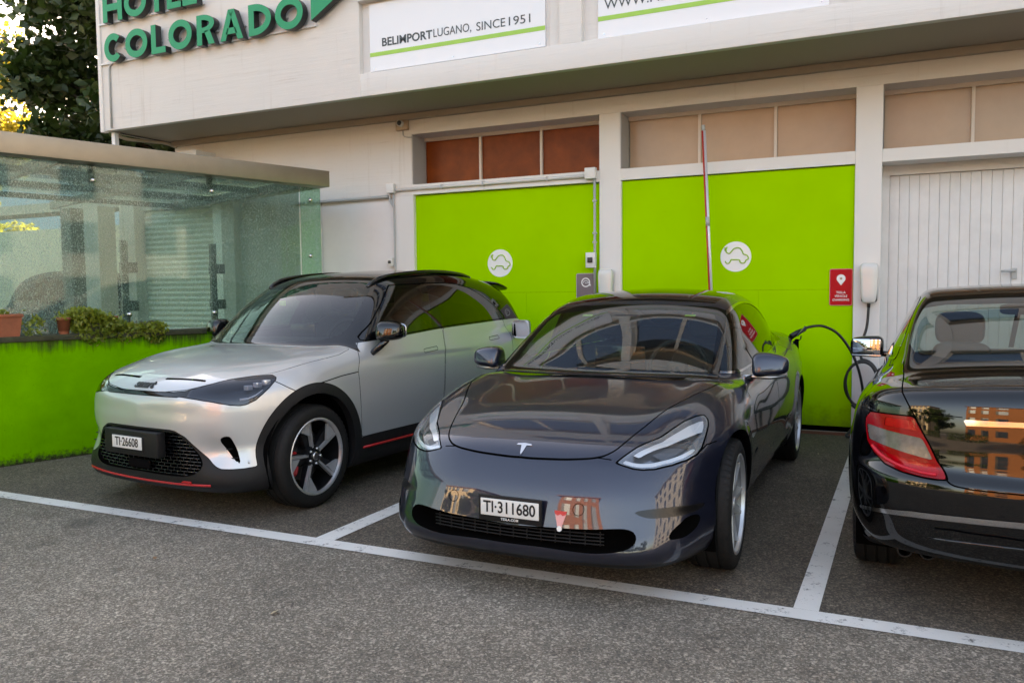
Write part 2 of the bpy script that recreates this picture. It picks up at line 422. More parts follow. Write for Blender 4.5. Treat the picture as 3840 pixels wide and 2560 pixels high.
def mat_green(name, col, rough):
    m, N, L, b, tc = nodes(name); g = N.new('ShaderNodeNewGeometry'); n = noise(N, L, g.outputs['Position'], .8, 4)
    sz = N.new('ShaderNodeSeparateXYZ'); L.new(g.outputs['Position'], sz.inputs[0]); ng = noise(N, L, g.outputs['Position'], 7, 7, .75); ms_ = N.new('ShaderNodeMath'); ms_.operation = 'MULTIPLY_ADD'; ms_.inputs[1].default_value = -.55; L.new(ng, ms_.inputs[0]); L.new(sz.outputs[2], ms_.inputs[2])
    c = mixc(N, L, rng(N, L, n, .3, .7), col, tuple(x*.86 for x in col)); c = mixc(N, L, rng(N, L, ms_.outputs[0], .02, -.22, 0, .55), c, (.08, .10, .02))
    sc_ = noise(N, L, mapping(N, L, g.outputs['Position'], (1.2, 1.2, 6)), 2.5, 8, .8); c = mixc(N, L, rng(N, L, sc_, .66, .74, 0, .22), c, (.12, .18, .02)); L.new(c, b.inputs['Base Color']); b.inputs['Roughness'].default_value = rough; b.inputs['Specular IOR Level'].default_value = .05
    n2 = noise(N, L, g.outputs['Position'], 2.2, 3); bump(N, L, b, n2, .006, .5)
mat_green('lime_panel', (.320, .655, .0003), .6)
def mat_lowwall():
    m, N, L, b, tc = nodes('lime_wall'); g = N.new('ShaderNodeNewGeometry'); pos = g.outputs['Position']
    sx = N.new('ShaderNodeSeparateXYZ'); L.new(pos, sx.inputs[0]); z = sx.outputs[2]
    n1 = noise(N, L, pos, 2.5, 6); n2 = noise(N, L, mapping(N, L, pos, (16, 16, .9)), 1.6, 8, .75); n3 = noise(N, L, pos, 26, 5, .7)
    c = mixc(N, L, rng(N, L, n1, .3, .7), (.150, .47, .001), (.10, .34, .001))
    # run-off streaks below the cap and moss at the foot
    ad = N.new('ShaderNodeMath'); ad.operation = 'MULTIPLY_ADD'; ad.inputs[1].default_value = .34; L.new(n2, ad.inputs[0]); ad0 = N.new('ShaderNodeMath'); ad0.operation = 'MULTIPLY_ADD'; ad0.inputs[1].default_value = .34; L.new(noise(N, L, pos, 1.7, 5), ad0.inputs[0]); L.new(z, ad0.inputs[2]); L.new(ad0.outputs[0], ad.inputs[2])
    c = mixc(N, L, rng(N, L, ad.outputs[0], 1.28, 1.39, 0, .92), c, (.034, .040, .012))
    sb = N.new('ShaderNodeMath'); sb.operation = 'MULTIPLY_ADD'; sb.inputs[1].default_value = -.22; L.new(n3, sb.inputs[0]); L.new(z, sb.inputs[2])
    c = mixc(N, L, rng(N, L, sb.outputs[0], -.03, -.10), c, (.028, .035, .014))
    c = mixc(N, L, rng(N, L, n3, .66, .74, 0, .7), c, (.05, .09, .008))
    st = noise(N, L, mapping(N, L, pos, (14, 14, 1.1), (3.3, 0, 0)), 1.1, 7, .75); c = mixc(N, L, rng(N, L, st, .63, .74, 0, .75), c, (.045, .06, .012))
    L.new(c, b.inputs['Base Color']); b.inputs['Roughness'].default_value = .8; b.inputs['Specular IOR Level'].default_value = .08; bump(N, L, b, n3, .006)
mat_lowwall()
def mat_asphalt():
    m, N, L, b, tc = nodes('asphalt'); g = N.new('ShaderNodeNewGeometry'); pos = g.outputs['Position']
    v = N.new('ShaderNodeTexVoronoi'); v.inputs['Scale'].default_value = 150; L.new(pos, v.inputs['Vector'])
    v2 = N.new('ShaderNodeTexVoronoi'); v2.inputs['Scale'].default_value = 85; L.new(pos, v2.inputs['Vector'])
    n1 = noise(N, L, pos, 0.7, 7, .6); n2 = noise(N, L, pos, 6, 5); n3 = noise(N, L, pos, 160, 3)
    sv = N.new('ShaderNodeSeparateColor'); L.new(v.outputs['Color'], sv.inputs[0]); sv2 = N.new('ShaderNodeSeparateColor'); L.new(v2.outputs['Color'], sv2.inputs[0])
    c = ramp(N, L, sv.outputs[0], [(0, (.046, .042, .037)), (.45, (.098, .090, .080)), (.75, (.165, .150, .134)), (1, (.36, .33, .30))])
    c2 = ramp(N, L, sv2.outputs[1], [(0, (.062, .057, .05)), (.8, (.13, .119, .106)), (1, (.42, .385, .35))])
    c = mixc(N, L, .40, c, c2)
    k = mixc(N, L, rng(N, L, n1, .3, .7), (1.12, 1.04, .92), (2.05, 1.90, 1.68)); c = mixc(N, L, 1.0, c, k, 'MULTIPLY')
    k2 = mixc(N, L, rng(N, L, n2, .54, .72, 0, .65), (1, 1, 1), (.58, .54, .51)); c = mixc(N, L, 1.0, c, k2, 'MULTIPLY')
    st = noise(N, L, pos, 1.9, 2, .4); c = mixc(N, L, rng(N, L, st, .68, .76, 0, .6), c, (.03, .028, .026))
    oil = N.new('ShaderNodeTexVoronoi'); oil.inputs['Scale'].default_value = 1.1; oil.inputs['Randomness'].default_value = 1.0; wob = noise(N, L, pos, 9, 4)
    mv = N.new('ShaderNodeVectorMath'); mv.operation = 'MULTIPLY_ADD'; mv.inputs[1].default_value = (.16, .16, .16); L.new(wob, mv.inputs[0]); L.new(pos, mv.inputs[2]); L.new(mv.outputs[0], oil.inputs['Vector'])
    c = mixc(N, L, rng(N, L, oil.outputs['Distance'], .075, .035, 0, .75), c, (.022, .020, .019))
    sy_ = N.new('ShaderNodeSeparateXYZ'); L.new(pos, sy_.inputs[0]); c = mixc(N, L, rng(N, L, sy_.outputs[1], 3.55, 3.75), c, mixc(N, L, 1.0, c, (.60, .57, .545), 'MULTIPLY'))  # bays darker: own tone plus shade of cars and building painted into it
    L.new(c, b.inputs['Base Color']); b.inputs['Roughness'].default_value = .82
    h = N.new('ShaderNodeMath'); h.operation = 'ADD'; L.new(v.outputs['Distance'], h.inputs[0]); L.new(n3, h.inputs[1]); bump(N, L, b, h.outputs[0], .005, .7)
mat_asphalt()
def mat_line():
    m, N, L, b, tc = nodes('road_paint'); g = N.new('ShaderNodeNewGeometry'); pos = g.outputs['Position']
    n1 = noise(N, L, pos, 9, 8, .75); n2 = noise(N, L, pos, 90, 4, .7); n3 = noise(N, L, pos, 1.5, 3)
    c = mixc(N, L, rng(N, L, n3, .3, .7), (.78, .755, .71), (.66, .64, .60))
    ad = N.new('ShaderNodeMath'); ad.operation = 'MULTIPLY_ADD'; ad.inputs[1].default_value = .45; L.new(n2, ad.inputs[0]); L.new(n1, ad.inputs[2])
    c = mixc(N, L, rng(N, L, ad.outputs[0], .80, .90), c, (.12, .113, .107)); L.new(c, b.inputs['Base Color']); b.inputs['Roughness'].default_value = .75; bump(N, L, b, n2, .003)
mat_line()
pmat('steel_beam', (.36, .31, .245), .42, .75, noise=.10, nscale=3); pmat('bracket_dark', (.045, .05, .05), .5); pmat('bolt_steel', (.6, .6, .6), .2, 1.0)
pmat('conduit_grey', (.40, .42, .42), .5); pmat('conduit_white', (.66, .66, .65), .45); pmat('box_white', (.68, .68, .66), .4); pmat('pane_beige', (.40, .285, .195), .3, noise=.08, nscale=3)
pmat('pane_brown', (.20, .042, .007), .35, .0, noise=.35, nscale=4, spec=.18); pmat('frame_cream', (.62, .55, .48), .6); pmat('jamb_grey', (.38, .37, .36), .7)
pmat('letter_green', (.001, .27, .125), .45, spec=.25); pmat('letter_side', (.016, .020, .022), .4); pmat('sign_white', (.70, .70, .72), .22, coat=.4); pmat('sign_green', (.27, .52, .06), .35); pmat('sign_ink', (.035, .05, .055), .4)
pmat('decal_white', (.80, .80, .79), .4); pmat('decal_green', (.26, .50, .02), .4); pmat('sign_red', (.50, .002, .010), .35, spec=.2); pmat('sign_red_edge', (.66, .14, .16), .35); pmat('sign_grey', (.17, .13, .14), .3, coat=.4); pmat('sign_grey_edge', (.42, .36, .38), .35)
pmat('charger_shell', (.60, .60, .57), .25, .0, coat=.6); pmat('charger_back', (.02, .02, .02), .4); pmat('cable_black', (.012, .012, .013), .5); pmat('pole_red', (.50, .03, .02), .4); pmat('pole_white', (.62, .62, .66), .35, .3)
pmat('plank_white', (.66, .66, .65), .55, noise=.08, nscale=5); pmat('shutter_slat', (.58, .57, .50), .55, noise=.1, nscale=6); pmat('rust_iron', (.16, .065, .035), .7); pmat('terracotta', (.30, .095, .045), .8, noise=.25, nscale=12); pmat('soil', (.03, .022, .015), .9)
pmat('moss_cap', (.045, .048, .024), .9, noise=.5, nscale=14, bump=.01, bscale=30); pmat('door_white', (.68, .67, .66), .5, noise=.06, nscale=2)
pmat('bark', (.07, .055, .04), .9, noise=.3, nscale=8, bump=.01, bscale=25); pmat('orange_wall', (.34, .125, .04), .8, noise=.12, nscale=1.2); pmat('cream_wall', (.68, .55, .36), .8, noise=.1, nscale=1.2); pmat('far_white', (.70, .70, .68), .7); pmat('window_dark', (.16, .20, .25), .05, .75); pmat('roof_tile', (.22, .09, .05), .8)
pmat('leaf_brown', (.25, .12, .05), .7); pmat('leaf_pale', (.45, .36, .22), .7); pmat('hill_far', (.28, .34, .40), .9); pmat('grass_strip', (.10, .14, .03), .9, noise=.4, nscale=8)
def leafmat(name, a, b_, trans):
    m, N, L, b, tc = nodes(name); oi = N.new('ShaderNodeNewGeometry'); n = noise(N, L, oi.outputs['Position'], 2.5, 3); w = N.new('ShaderNodeTexWhiteNoise'); L.new(mapping(N, L, oi.outputs['Position'], (9, 9, 9)), w.inputs[0])
    c = mixc(N, L, rng(N, L, n, .3, .7), a, b_); o = N['Material Output']; L.new(c, b.inputs['Base Color']); b.inputs['Roughness'].default_value = .5
    t = N.new('ShaderNodeBsdfTranslucent'); L.new(mixc(N, L, .5, c, tuple(min(1, x*2.2) for x in b_)), t.inputs[0]); mx = N.new('ShaderNodeMixShader'); mx.inputs[0].default_value = trans
    L.new(b.outputs[0], mx.inputs[1]); L.new(t.outputs[0], mx.inputs[2]); L.new(mx.outputs[0], o.inputs[0])
leafmat('leaf_dark', (.014, .036, .008), (.034, .062, .010), .22); leafmat('leaf_gold', (.16, .15, .02), (.30, .24, .03), .5); leafmat('leaf_ivy', (.09, .15, .015), (.24, .27, .03), .3); leafmat('leaf_hedge', (.03, .07, .012), (.08, .12, .02), .3)
def mat_dotglass(name, dens, tint):
    m, N, L, b, tc = nodes(name); N.remove(b); o = N['Material Output']; g = N.new('ShaderNodeNewGeometry'); pos = g.outputs['Position']
    n = noise(N, L, mapping(N, L, pos, (120, 120, 55)), 1.0, 2, .5); n2 = noise(N, L, pos, 1.2, 3); ns = noise(N, L, mapping(N, L, pos, (2, 2, .4)), 1.5, 4)
    f = rng(N, L, n, .52, .62, dens*.16, dens)
    tr = N.new('ShaderNodeBsdfTransparent'); tr.inputs[0].default_value = (*tint, 1)
    df = N.new('ShaderNodeBsdfDiffuse'); df.inputs[0].default_value = (.46, .62, .55, 1); tl = N.new('ShaderNodeBsdfTranslucent'); tl.inputs[0].default_value = (.55, .70, .64, 1)
    ms = N.new('ShaderNodeMixShader'); ms.inputs[0].default_value = .5; L.new(df.outputs[0], ms.inputs[1]); L.new(tl.outputs[0], ms.inputs[2])
    m1 = N.new('ShaderNodeMixShader'); L.new(f, m1.inputs[0]); L.new(tr.outputs[0], m1.inputs[1]); L.new(ms.outputs[0], m1.inputs[2])
    gl = N.new('ShaderNodeBsdfGlossy'); gl.inputs['Roughness'].default_value = .03; fr = thin_fresnel(N, L, 1.45)
    m2 = N.new('ShaderNodeMixShader'); L.new(fr.outputs[0], m2.inputs[0]); L.new(m1.outputs[0], m2.inputs[1]); L.new(gl.outputs[0], m2.inputs[2]); L.new(m2.outputs[0], o.inputs[0])
mat_dotglass('dotted_glass', .36, (.70, .86, .80)); mat_dotglass('clear_green_glass', .55, (.62, .84, .72)); mat_dotglass('roof_glass', .10, (.88, .93, .91))

def bx(name, a, b, mat, parent=None, bev=0.0): return MB().box(a, b, bev).build(name, mat, parent)
# ---------------------------------------------------------------- ground and markings
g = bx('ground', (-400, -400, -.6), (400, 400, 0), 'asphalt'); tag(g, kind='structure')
XL = lambda x, y: x+math.tan(.031)*(y-3)
def quad_sheet(name, pts, z, mat):
    m = MB(); n = len(pts); m.add([(x, y, z) for x, y in pts], [tuple(range(n))]); o = m.build(name, mat); tag(o, kind='structure'); return o
quad_sheet('bay_front_line_marking', [(-6.9, 3.5855), (9, 3.5855), (9, 3.7026), (-6.9, 3.7026)], .004, 'road_paint')
for xa, xb in ((-2.9985, -2.8687), (-.3471, -.2400), (2.33, 2.44)):
    quad_sheet('bay_divider_marking', [(XL(xa, 3.7026), 3.7026), (XL(xb, 3.7026), 3.7026), (XL(xb, 8.25), 8.25), (XL(xa, 8.25), 8.25)], .0044, 'road_paint')

# ---------------------------------------------------------------- the hotel
YF, YO, ZS = 8.40, 7.40, 3.575
hotel = empty('hotel_building', (-4, YF, 0)); tag(hotel, 'white hotel building with overhanging upper floor and green garage doors', 'building')
def hp(name, a, b, mat, bev=0.0, parent=None):
    o = bx(name, a, b, mat, None, bev); o.parent = parent or hotel; base = Vector((-4, YF, 0)) if parent is None else parent.matrix_world.translation
    o.location = -Vector((-4, YF, 0)); return o
P1, P2, P3, P4 = (-2.789, -2.552), (-.224, .011), (2.34, 2.575), (4.70, 4.93)
hp('lintel_beam', (-9.05, YF, 3.335), (12, 9.2, ZS), 'white_render')
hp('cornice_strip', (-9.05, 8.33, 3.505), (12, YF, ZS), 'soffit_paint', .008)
hp('leak_block_wall', (-9.05, 9.2, 0), (12, 9.4, ZS), 'gap_dark')  # added unseen black wall, keeps light from leaking through the door gaps
hp('lower_wall', (-6.56, YF, 2.60), (-5.165, 9.2, 3.335), 'white_render')
hp('lower_wall', (-9.05, YF, 2.75), (-6.56, 9.2, 3.335), 'white_render')
hp('door_pier', (-5.43, YF, 0), (-5.165, 9.2, 2.60), 'white_paint')
hp('service_door', (-6.56, YF+.03, 0), (-5.43, 8.6, 2.60), 'door_white', .006)
hp('side_pier', (-6.90, YF, 0), (-6.56, 9.2, 2.75), 'white_paint')
for a, b in (P1, P2, P3, P4): hp('pillar', (a, YF, 0), (b, 9.2, 3.335), 'white_paint', .006)
hp('end_wall', (P4[1], YF+.002, 0), (12, 9.2, 3.335), 'white_render')
bays = [((-5.165, P1[0]), 'pane_brown', (-4.385, -3.592)), ((P1[1], P2[0]), 'pane_beige', (-1.765, -.989)), ((P2[1], P3[0]), 'pane_beige', (.776, 1.54)), ((P3[1], P4[0]), 'pane_beige', (3.28, 4.0))]
for k, ((xa, xb), pm, mul) in enumerate(bays):
    hp('window_sill', (xa, YF, 2.615), (xb, 8.78, 2.735), 'white_paint')
    hp('window_back_wall', (xa, 8.79, 2.735), (xb, 9.2, 3.335), 'jamb_grey')
    e = empty('window', (0, 0, 0), 0, hotel); e.location = (4, -YF, 0)
    ed = [xa]+list(mul)+[xb]
    for i in range(3): bx('pane', (ed[i]+.012, 8.725, 2.745), (ed[i+1]-.012, 8.735, 3.30), pm, e)
    bx('frame_head', (xa, 8.69, 3.295), (xb, 8.76, 3.335), 'frame_cream', e)
    for mx_ in mul: bx('mullion', (mx_-.014, 8.69, 2.735), (mx_+.014, 8.76, 3.295), 'frame_cream', e)
    bx('jamb_lining', (xa, YF+.02, 2.735), (xa+.006, 8.72, 3.335), 'jamb_grey', e)
hp('threshold', (-5.165, 8.36, 0), (P3[0], 8.43, .022), 'concrete'); hp('threshold_iron', (-5.165, 8.335, 0), (P3[0], 8.36, .028), 'rust_iron')
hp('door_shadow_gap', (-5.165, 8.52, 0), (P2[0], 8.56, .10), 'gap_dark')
for nm, (xa, xb), yy in (('a', bays[0][0], 8.455), ('b', bays[1][0], 8.435)):
    e = empty('green_garage_door', (0, 0, 0), 0, hotel); e.location = (4, -YF, 0)
    xm = xa+(xb-xa)*.62; zs = 1.42
    bx('door_panel', (xa+.012, yy, .072), (xm-.0008, yy+.05, zs-.0008), 'lime_panel', e); bx('door_panel', (xm+.0008, yy, .072), (xb-.002, yy+.05, zs-.0008), 'lime_panel', e)
    bx('door_panel', (xa+.012, yy, zs+.0008), (xb-.002, yy+.05, 2.606), 'lime_panel', e)
    bx('door_edge_strip', (xa, YF+.004, .03), (xa+.010, yy+.05, 2.612), 'white_paint', e)
# white plank garage door in the right hand bay
e = empty('plank_garage_door', (0, 0, 0), 0, hotel); e.location = (4, -YF, 0)
bx('door_head', (P2[1], 8.70, 2.52), (P3[0], 8.80, 2.615), 'plank_white', e); bx('door_stile', (P2[1], 8.70, 0), (P2[1]+.07, 8.80, 2.52), 'plank_white', e)
x = P2[1]+.072
while x < P3[0]-.02:
    bx('plank', (x, 8.735, .02), (x+.0845, 8.765, 2.518), 'plank_white', e, .003); x += .0865
bx('handle_plate', (1.125, 8.715, 1.50), (1.165, 8.735, 1.60), 'conduit_grey', e); MB().tube([(1.145, 8.715, 1.575), (1.145, 8.67, 1.575), (1.03, 8.67, 1.575)], .010, 8).build('door_handle', 'conduit_grey', e); MB().cyl((1.145, 8.74, 1.43), (1.145, 8.71, 1.43), .022).build('lock', 'conduit_white', e)
# upper floor
up = lambda n, a, b, m, bev=0.0: hp(n, a, b, m, bev)
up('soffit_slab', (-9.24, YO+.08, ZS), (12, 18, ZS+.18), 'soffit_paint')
up('fascia', (-9.24, YO, ZS-.004), (-5.19, YO+.08, 12.0), 'white_render', .004)
up('fascia_band', (-5.19, YO, ZS-.004), (12, YO+.08, 3.815), 'white_render', .004)
up('upper_end_wall', (-9.24, YO+.08, ZS+.18), (-9.10, 18, 12.0), 'white_render'); up('upper_back_wall', (-5.19, YO+.30, 3.815), (12, YO+.42, 12.0), 'white_render')
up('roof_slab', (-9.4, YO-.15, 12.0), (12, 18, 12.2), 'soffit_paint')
piers = [(-2.856, -2.63), (-.285, -.05), (2.29, 2.53), (4.86, 5.1), (7.4, 7.65), (9.9, 12)]
for a, b in piers: up('upper_pier', (a, YO, 3.815), (b, YO+.30, 12.0), 'white_render')
xs = [-5.19]+[v for pr in piers for v in pr]
for k in range(6):
    xa, xb = xs[2*k], xs[2*k+1]
    up('spandrel', (xa, YO+.07, 3.815), (xb, YO+.29, 4.58), 'white_render'); up('upper_sill', (xa, YO-.03, 4.58), (xb, YO+.29, 4.64), 'white_paint')
    for z0, z1 in ((4.64, 6.25), (7.9, 9.5)):
        e = empty('upper_window', (0, 0, 0), 0, hotel); e.location = (4, -YF, 0); xm = (xa+xb)/2
        for i, (p_, q_) in enumerate(((xa, xm), (xm, xb))): bx('pane', (p_+.05, YO+.22, z0+.05), (q_-.05, YO+.23, z1-.05), 'window_dark', e)
        bx('window_frame', (xa, YO+.20, z0), (xb, YO+.26, z0+.05), 'frame_cream', e); bx('window_frame', (xa, YO+.20, z1-.05), (xb, YO+.26, z1), 'frame_cream', e)
        for q_ in (xa, xm-.05, xb-.05): bx('window_frame', (q_, YO+.20, z0+.05), (q_+.05+(.05 if q_ == xm-.05 else 0), YO+.26, z1-.05), 'frame_cream', e)
    up('spandrel', (xa, YO+.07, 6.25), (xb, YO+.29, 7.9), 'white_render'); up('spandrel', (xa, YO+.07, 9.5), (xb, YO+.29, 12.0), 'white_render')
up('corner_trim', (-9.262, YO-.02, ZS-.02), (-9.20, YO+.06, 12.0), 'white_paint', .004)
MB().tube([(-9.06, YO-.015, ZS+.02), (-9.06, YO-.015, 4.33), (-9.04, YO-.015, 4.39), (-8.98, YO-.015, 4.41)], .012, 8).build('sign_conduit', 'conduit_grey', hotel, loc=(4, -YF, 0))
MB().tube(spl([(-9.15, 7.50, 3.54), (-9.10, 7.65, 3.50), (-9.05, 7.95, 3.515), (-9.02, 8.2, 3.53), (-9.0, 8.38, 3.50)], 5), .022, 8).build('soffit_pipe', 'soffit_paint', hotel, loc=(4, -YF, 0))
MB().tube([(-9.1, 7.55, 3.56), (-9.06, 8.38, 3.56)], .010, 6).build('soffit_cable', 'charger_back', hotel, loc=(4, -YF, 0)); hp('downpipe_stub', (-9.17, 7.47, 3.3), (-9.11, 7.53, 3.56), 'conduit_white')
hp('annex_parapet', (-8.62, 8.05, 3.02), (-8.30, 8.40, 3.36), 'white_render'); hp('annex_roof', (-10.4, 8.41, 2.801), (-9.05, 8.79, 2.95), 'concrete')
# stuff seen through the pavilion glass on the ground floor
hp('garage_column', (-8.12, 8.28, 0), (-7.90, 8.60, 2.75), 'concrete'); hp('garage_column', (-8.29, 8.30, 0), (-8.125, 8.60, 2.75), 'white_paint'); hp('garage_side_wall', (-7.90, YF, 0), (-6.90, 8.6, 2.75), 'concrete')
hp('garage_head', (-9.85, 8.42, 2.66), (-8.29, 8.7, 2.80), 'concrete'); hp('garage_column', (-10.10, 8.30, 0), (-9.80, 8.62, 2.80), 'concrete')
m = MB()
for k in range(36): z = .02+k*.0735; m.add([(-9.80, 8.50, z), (-8.29, 8.50, z), (-8.29, 8.478, z+.035), (-9.80, 8.478, z+.035), (-8.29, 8.50, z+.070), (-9.80, 8.50, z+.070)], [(0, 1, 2, 3), (3, 2, 4, 5)])
o = m.build('roller_shutter', 'shutter_slat', hotel, loc=(4, -YF, 0)); tag(o, kind='stuff')

# ---------------------------------------------------------------- lettering on the fascia
def ring(cx, cz, rx, rz, ix, iz, a0=0, a1=360, n=40):
    A = np.radians(np.linspace(a0, a1, n)); return [(cx+rx*math.cos(a), cz+rz*math.sin(a)) for a in A], [(cx+ix*math.cos(a), cz+iz*math.sin(a)) for a in A]
def letter(parent, ch, x, z, w, h, t=.088, dep=.085, y0=YO-.125):
    """heavy block letter, green face with a dark return"""
    quads = []
    def strip(A, B):
        for i in range(len(A)-1): quads.append([A[i], A[i+1], B[i+1], B[i]])
    if ch in 'OC':
        A, B = ring(x+w/2, z+h/2, w/2, h/2, w/2-t, h/2-t, 0 if ch == 'O' else 42, 360 if ch == 'O' else 318); strip(A, B)
    elif ch == 'L': quads += [[(x, z), (x+t, z), (x+t, z+h), (x, z+h)], [(x+t, z), (x+w, z), (x+w, z+t*.95), (x+t, z+t*.95)]]
    elif ch == 'H': quads += [[(x, z), (x+t, z), (x+t, z+h), (x, z+h)], [(x+w-t, z), (x+w, z), (x+w, z+h), (x+w-t, z+h)], [(x+t, z+h*.38), (x+w-t, z+h*.38), (x+w-t, z+h*.62), (x+t, z+h*.62)]]
    elif ch == 'T': quads += [[(x, z+h-t), (x+w, z+h-t), (x+w, z+h), (x, z+h)], [(x+w/2-t/2, z), (x+w/2+t/2, z), (x+w/2+t/2, z+h-t), (x+w/2-t/2, z+h-t)]]
    elif ch == 'E': quads += [[(x, z), (x+t, z), (x+t, z+h), (x, z+h)]]+[[(x+t, zz), (x+w, zz), (x+w, zz+t*.9), (x+t, zz+t*.9)] for zz in (z, z+h/2-t*.45, z+h-t*.9)]
    elif ch == 'D':
        quads += [[(x, z), (x+t, z), (x+t, z+h), (x, z+h)]]; A, B = ring(x+t, z+h/2, w-t, h/2, w-2*t, h/2-t*.95, -90, 90); strip(A, B)
    elif ch == 'R':
        quads += [[(x, z), (x+t, z), (x+t, z+h), (x, z+h)]]; hr = h*.60; A, B = ring(x+t, z+h-hr/2, w-t, hr/2, w-2*t, hr/2-t*.75, -90, 90); strip(A, B)
        quads += [[(x+w*.42, z+h*.46), (x+w-t*1.15, z), (x+w, z), (x+w*.42+t*1.1, z+h*.46)]]
    elif ch == 'A':
        quads += [[(x, z), (x+t*1.05, z), (x+w/2+t*.1, z+h*.80), (x+w/2-t*.55, z+h)], [(x+w-t*1.05, z), (x+w, z), (x+w/2+t*.55, z+h), (x+w/2-t*.1, z+h*.80)], [(x+w/2-t*.55, z+h), (x+w/2-t*.1, z+h*.80), (x+w/2+t*.1, z+h*.80), (x+w/2+t*.55, z+h)], [(x+w*.25, z+h*.20), (x+w*.75, z+h*.20), (x+w*.66, z+h*.40), (x+w*.34, z+h*.40)]]
    elif ch == '>': quads += [[(x, z), (x+w, z+h*.47), (x, z+h)]]
    e = empty('letter', (0, 0, 0), 0, parent)
    f = MB(); s_ = MB()
    for q in quads:
        n = len(q); f.add([(a, y0-.004, b) for a, b in q], [tuple(range(n))]); V = [(a, y0, b) for a, b in q]+[(a, y0+dep, b) for a, b in q]
        s_.add(V, [tuple(range(n, 2*n)), tuple(range(n))]+[(i, (i+1) % n, (i+1) % n+n, i+n) for i in range(n)])
    f.build('letter_face', 'letter_green', e, recalc=False); s_.build('letter_return', 'letter_side', e)
    for fx in (.2, .8): MB().cyl((x+w*fx, y0+dep, z+h*.5), (x+w*fx, YO, z+h*.5), .012, 8).build('stand_off', 'conduit_grey', e)
sg = empty('hotel_sign', (0, 0, 0)); tag(sg, 'raised green block letters HOTEL COLORADO on the white fascia', 'sign')
LX = [-9.15, -8.765, -8.31, -8.015, -7.545, -7.175, -6.735, -6.34]; LW = [.335, .40, .25, .40, .29, .365, .345, .41]
KL = (YO-.125)/YO
for c_, x_, w_ in zip('COLORADO', LX, LW): letter(sg, c_, x_*KL, 1.43+(4.43-1.43)*KL, w_*KL*.97, .355*KL, .080)
for c_, x_, w_ in zip('HOTEL', (-9.15, -8.76, -8.34, -8.02, -7.76), (.36, .40, .30, .24, .24)): letter(sg, c_, x_*KL, 1.43+(4.935-1.43)*KL, w_*KL*.97, .355*KL, .080)
letter(sg, '>', -5.83*KL, 1.43+(4.48-1.43)*KL, .50, .62)
bx('mounting_rail', (-9.2, YO-.03, 4.40), (-5.75, YO-.002, 4.418), 'conduit_white', sg); bx('mounting_rail', (-9.2, YO-.03, 4.90), (-7.4, YO-.002, 4.92), 'conduit_white', sg)
def flat_text(parent, body, x, z, h, mat, y, bold=0.0, width=None, align='LEFT', name='lettering', ext=.0012):
    me = text_mesh(body, h/.70, ext, bold, 1.0, 'LEFT'); V = np.array([v.co[:] for v in me.vertices]); w = V[:, 0].max()-V[:, 0].min(); x0 = V[:, 0].min()
    sx = (width/w) if width else 1.0
    o = link(name, me, mat, parent); o.rotation_euler = (R(90), 0, 0); o.scale = (sx, 1, 1); o.location = (x-x0*sx-(w*sx/2 if align == 'CENTER' else 0), y, z+h/2-(V[:, 1].max()+V[:, 1].min())/2); return o
b1 = empty('billboard', (0, 0, 0)); tag(b1, 'white sign board reading BELIMPORT LUGANO, SINCE 1951 above a green stripe', 'sign board', 'white sign boards under the upper windows')
bx('board', (-5.083, YO+.045, 3.835), (-3.023, YO+.068, 4.55), 'sign_white', b1); bx('stripe', (-5.083, YO+.0425, 3.992), (-3.023, YO+.0448, 4.035), 'sign_green', b1)
flat_text(b1, 'BELIMPORT', -4.925, 4.088, .085, 'sign_ink', YO+.043, .0028, .625); flat_text(b1, 'LUGANO,', -4.285, 4.088, .085, 'sign_ink', YO+.043, 0, .445); flat_text(b1, 'SINCE', -3.78, 4.088, .085, 'sign_ink', YO+.043, 0, .325); flat_text(b1, '1951', -3.415, 4.088, .085, 'sign_ink', YO+.043, 0, .235)
b2 = empty('billboard', (0, 0, 0)); tag(b2, 'white sign board with a web address above a green stripe, right of the pier', 'sign board', 'white sign boards under the upper windows')
bx('board', (-2.478, YO+.045, 3.83), (-.422, YO+.068, 4.55), 'sign_white', b2); bx('stripe', (-2.478, YO+.0425, 3.990), (-.422, YO+.0448, 4.033), 'sign_green', b2)
flat_text(b2, 'WWW.ME', -2.415, 4.092, .092, 'sign_ink', YO+.043, 0, .60)
for b_, xa, xb in ((b1, -5.083, -3.023), (b2, -2.478, -.422)):
    for fx in (xa+.06, (xa+xb)/2, xb-.06): MB().cyl((fx, YO+.046, 3.865), (fx, YO+.040, 3.865), .007, 8).build('screw', 'bolt_steel', b_)
# ---------------------------------------------------------------- fittings on the wall
def decal(x, z, r, y, label):
    e = empty('charging_decal', (x, y, z)); tag(e, label, 'decal', 'round car charging decals on the green doors')
    m = MB(); m.prism([(r*math.cos(a), r*math.sin(a)) for a in np.linspace(0, 2*math.pi, 49)[:-1]], -.003, .0, 'y'); m.build('disc', 'decal_white', e)
    out = spl([(-.62, .50), (-.60, .30), (-.42, .22), (-.30, .32), (-.12, .52), (.10, .58), (.30, .52), (.42, .34), (.50, .16), (.70, .08), (.80, -.04), (.80, -.18), (.66, -.24)], 5)
    bot = spl([(.66, -.24), (.62, -.36), (.52, -.44), (.40, -.44), (.28, -.36), (.22, -.22), (-.20, -.20), (-.30, -.20), (-.38, -.36), (-.48, -.44), (-.60, -.42), (-.68, -.28)], 5)
    for nm, ln in (('car_outline', out), ('car_outline', bot), ('plug_prong', [(-.62, .50), (-.72, .60)]), ('plug_prong', [(-.62, .50), (-.56, .66)]), ('plug_prong', [(-.74, .46), (-.60, .42)])):
        MB().tube([(u*r, -.0045, v*r) for u, v in ln], r*.045, 6).build(nm, 'decal_green', e)
